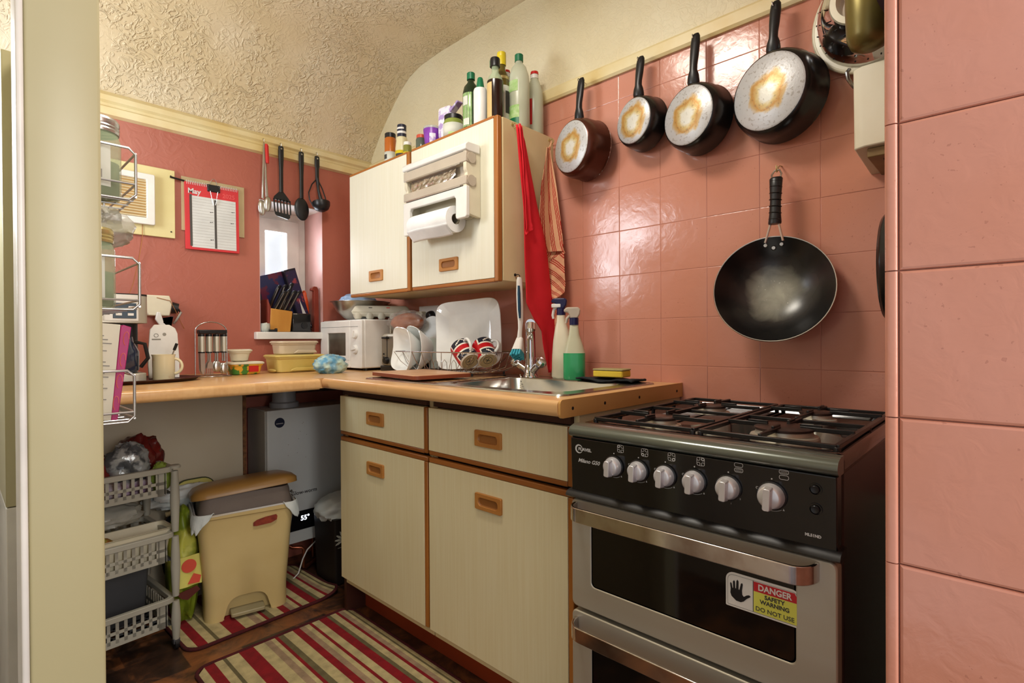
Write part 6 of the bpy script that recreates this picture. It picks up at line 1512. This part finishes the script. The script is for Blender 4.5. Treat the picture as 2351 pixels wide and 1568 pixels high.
obj('bag', G().blob((-.945, -.175, .440), (.135, .045, .040), 44, 24, .15, 2.2, 12), M_WHITEBAG, wbg, smooth=60)
yt2 = thing('yellow_tray', 'yellow oval tray propped upright behind the white carrier bag', 'tray', (-.90, -.14, .40), world=True)
obj('tray', G(T(-.905, -.146, .440) @ XZ).prism(rr(-.075, -.07, .075, .055, .05, 6), -.004, .004), pm('tray_yellow', (206, 196, 110), .4), yt2)
obj('rim', G(T(-.905, -.1515, .440) @ XZ).ring(rr(-.0765, -.07, .0765, .0565, .05, 6), rr(-.073, -.067, .073, .053, .047, 6), 0, .008), pm('tray_rim', (54, 60, 30), .4), yt2)
for x in (-.93, -.91, -.89): obj('tray_mark', G(FY(x, -.151, .475)).prism(circ(0, 0, .005, 12), 0, .002), M_INK, yt2)
hb_ = thing('hessian_bag', 'dark bag with a buff woven rim behind the green shopping bag', 'bag', (-.95, -.22, .2), world=True)
obj('rim', G().tube([(-1.02, -.205, .39), (-.985, -.215, .395), (-.965, -.22, .38), (-.950, -.225, .35)], .010, 8), pm('buff_rim', (176, 158, 116), .8, c2=(130, 112, 80), sc=90), hb_, smooth=60)
obj('bag', G().blob((-.995, -.185, .25), (.035, .02, .12), 24, 18, .1, 2, 3), pm('navy_bag', (24, 26, 44), .7), hb_, smooth=60)

# ---- trolley
tr = thing('vegetable_trolley', 'grey plastic three-tier trolley on castors at the left under the worktop', 'trolley', (-1.055, -.468, 0), 5, world=False)
def basket(zt, zb, name):
    # local: right front leg at origin, x negative to the left, y positive to the back
    W_, D_ = .345, .27; x1 = -.012; x0 = x1-W_; y0 = .0; y1 = D_
    rim = obj(name, G().ring(rr(x0-.012, y0-.012, x1+.012, y1+.012, .03, 5), rr(x0+.004, y0+.004, x1-.004, y1-.004, .02, 5), zt-.018, zt), M_TROLLEY, tr, smooth=40, bevel=.002)
    def panel(M, L_, nm):
        g = G(M); H = zt-.016-zb
        g.box(0, L_, 0, .014+.008, 0, .003); g.box(0, L_, H*.50-.004, H*.50+.006, 0, .003); g.box(0, .020, 0, H, 0, .003); g.box(L_-.020, L_, 0, H, 0, .003)
        n = int(round(L_/.0255)); st = (L_-.04)/n
        for k in range(n+1): g.box(.020+st*k-.0045, .020+st*k+.0045, .01, H, 0, .003)
        o = obj(nm, g, M_TROLLEY if nm == 'front_grid' else M_TROLLEY, rim, smooth=0); return o
    panel(Matrix(((1, 0, 0, x0+.012), (0, 0, 1, y0+.004), (0, 1, 0, zb), (0, 0, 0, 1))), W_-.03, 'front_grid')
    panel(Matrix(((1, 0, 0, x0+.012), (0, 0, 1, y1-.012), (0, 1, 0, zb), (0, 0, 0, 1))), W_-.03, 'back_grid')
    panel(Matrix(((0, 0, 1, x1-.012), (1, 0, 0, y0+.01), (0, 1, 0, zb), (0, 0, 0, 1))), D_-.03, 'side_grid')
    panel(Matrix(((0, 0, 1, x0+.008), (1, 0, 0, y0+.01), (0, 1, 0, zb), (0, 0, 0, 1))), D_-.03, 'side_grid')
    g = G()
    for k in range(11): g.box(x0+.02+.032*k, x0+.034+.032*k, y0+.01, y1-.01, zb, zb+.003)
    for k in range(7): g.box(x0+.015, x1-.015, y0+.015+.036*k, y0+.027+.036*k, zb, zb+.003)
    obj('bottom_grid', g, M_TROLLEYD, rim, smooth=0)
    return rim
basket(.625, .530, 'top_basket'); basket(.402, .302, 'middle_basket'); basket(.182, .082, 'bottom_basket')
for x, y in ((0, 0), (-.37, 0), (0, .27), (-.37, .27)):
    for z0, z1 in ((.035, .165), (.182, .385), (.402, .608)):
        h = z1-z0
        obj('post', G(T(x, y, z0)).lathe([(0, 0), (.010, 0), (.0115, h*.15), (.0145, h*.5), (.0125, h*.8), (.010, h), (0, h)], 20), M_TROLLEY, tr, smooth=60)
    obj('post_cap', G(T(x, y, .618)).lathe([(0, 0), (.018, 0), (.018, .006), (.014, .010), (0, .010)], 20), M_TROLLEY, tr, smooth=40)
    cs_ = obj('castor', G(T(x, y, .018)).cyl((-.007, .004, 0), (.007, .004, 0), .018, n=20), M_BLACK, tr, smooth=40, bevel=.002)
    obj('castor_fork', G(T(x, y, 0)).box(-.010, .010, -.008, .010, .020, .038), M_TROLLEYD, cs_, bevel=.002)
# contents of the trolley
def packet(label, c, r, mat, seed, grp='packets in the top trolley basket', rot=0):
    t = thing('food_packet', label, 'packet', c, rot, grp, world=False)
    obj('packet', G().blob((0, 0, r[2]*.9), r, 40, 26, .13, 2.2, seed, flatb=-r[2]*.85), mat, t, smooth=50)
packet('crinkled silver-grey food packet on top of the basket', (-1.175, -.40, .575), (.062, .05, .070), M_PACKG, 2)
packet('dark red shiny packet behind the silver one', (-1.12, -.29, .545), (.070, .07, .092), pm('dark_red_packet', (112, 30, 26), .25, c2=(60, 22, 22), sc=12, bmp=.8, bsc=24, bd=.006), 6)
packet('red and grey packets at the left of the top basket', (-1.30, -.36, .54), (.085, .08, .085), M_PACKET, 11)
packet('small clear packets low in the top basket', (-1.20, -.40, .536), (.11, .05, .030), pm('pale_packet', (196, 190, 190), .3, c2=(150, 120, 150), sc=20, bmp=.7, bsc=24, bd=.005), 14)
packet('pale green lime in the top basket', (-1.085, -.42, .536), (.030, .03, .050), pm('lime', (130, 150, 60), .5), 21)
packet('crumpled grey clear bag lying in the middle basket', (-1.22, -.32, .42), (.10, .07, .040), M_GREYBAG, 17, 'bags in the middle trolley basket')
tyy = thing('food_tray', 'cream plastic food tray in the middle trolley basket', 'tray', (-1.19, -.41, .31), 5, world=False)
obj('tray', G().loft([[(x, y, z) for x, y in rr(-w_, -d, w_, d, .02, 4)] for z, w_, d in ((0, .115, .04), (.10, .130, .052), (.104, .135, .057), (.104, .128, .050), (.06, .120, .043))], cap1=True), M_CPLAST, tyy, smooth=40)
obj('leftovers', G().blob((-.075, -.005, .080), (.045, .03, .028), 20, 12, .2, 2.5, 3), pm('food_orange', (176, 84, 44), .6, c2=(110, 140, 50), sc=24), tyy, smooth=60)
gbx = thing('storage_box', 'dark grey box standing in the bottom trolley basket', 'box', (-1.22, -.30, .086), 5, world=False)
obj('box', G().loft([[(x, y, z) for x, y in rr(-w_, -d, w_, d, .012, 3)] for z, w_, d in ((0, .10, .05), (.19, .112, .06), (.19, .106, .054), (.02, .094, .046))]), M_TROLLEYD, gbx, smooth=40)

# ================================================================ rugs
SEQ = [(.03, 'border'), (.06, 'cream'), (.115, 'red'), (.16, 'cream'), (.18, 'olive'), (.25, 'cream'), (.335, 'red'), (.40, 'cream'), (.44, 'beige'), (.465, 'cream'), (.485, 'red'), (.52, 'olive'), (.58, 'cream'),
       (.625, 'red'), (.66, 'beige'), (.69, 'cream'), (.71, 'red'), (.76, 'cream'), (.815, 'red'), (.84, 'olive'), (.88, 'cream'), (.90, 'red'), (.93, 'beige'), (.95, 'cream'), (.962, 'olive'), (.975, 'cream'), (1.0, 'cream')]
def rug(label, x0, x1, y0, y1, rz=0, curl=None):
    t = thing('striped_rug', label, 'rug', ((x0+x1)/2, (y0+y1)/2, .001), rz, 'red and cream striped rugs', world=False)
    w_ = (x1-x0)/2; d = (y1-y0)/2; hh = .008
    def lift(x, y):
        if not curl: return 0
        k = max(0, (x-w_*.62)/(w_*.38))*max(0, (-y-d*.2)/(d*.8)); return curl*k*k
    prev = .012
    for f, c in SEQ:
        if c == 'border': continue
        a, b = max(prev, .012), min(f, .988)
        xa, xb = -w_+2*w_*a, -w_+2*w_*b
        # rounded rug corners shorten the outer stripes
        def inset(x):
            e = min(x+w_, w_-x)-.012; r = .035
            return r-math.sqrt(max(0, r*r-(r-e)**2)) if e < r else 0
        g = G(); n = 24
        top = []
        for q in range(n+1):
            t_ = q/n
            ya, yb = -d+.012+inset(xa), d-.012-inset(xa); yc, yd = -d+.012+inset(xb), d-.012-inset(xb)
            top.append(((xa, ya+(yb-ya)*t_), (xb, yc+(yd-yc)*t_)))
        vs = []; fs = []
        for (p, q2) in top:
            vs += [(p[0], p[1], 0+lift(*p)), (p[0], p[1], hh+lift(*p)), (q2[0], q2[1], hh+lift(*q2)), (q2[0], q2[1], lift(*q2))]
        for q in range(n):
            o = q*4
            for k in range(4): fs.append((o+k, o+(k+1) % 4, o+4+(k+1) % 4, o+4+k))
        fs += [(0, 1, 2, 3), tuple(n*4+k for k in (3, 2, 1, 0))]
        g.add(vs, fs); obj('stripe', g, RUG[c], t, smooth=0)
        prev = f
    pts = [(x, y, .0055+lift(x, y)) for x, y in [p for s in [rr(-w_+.004, -d+.004, w_-.004, d-.004, .045, 6)] for p in s]]
    # resample long edges so the binding follows the curl
    rs_ = []
    for a, b in zip(pts, pts[1:]+pts[:1]):
        L_ = math.hypot(a[0]-b[0], a[1]-b[1]); m = max(1, int(L_/.03))
        for q in range(m):
            x = a[0]+(b[0]-a[0])*q/m; y = a[1]+(b[1]-a[1])*q/m; rs_.append((x, y, .0055+lift(x, y)))
    obj('binding', G().tube(rs_, .0062, 8, True), RUG['border'], t, smooth=60)
    return t
rug('striped rug lying partly under the pedal bin', -1.048, -.478, -.535, -.105, 2, .03)
rug('striped rug in front of the base cupboards, nearest the camera', -1.062, -.512, -1.62, -.655, 0)
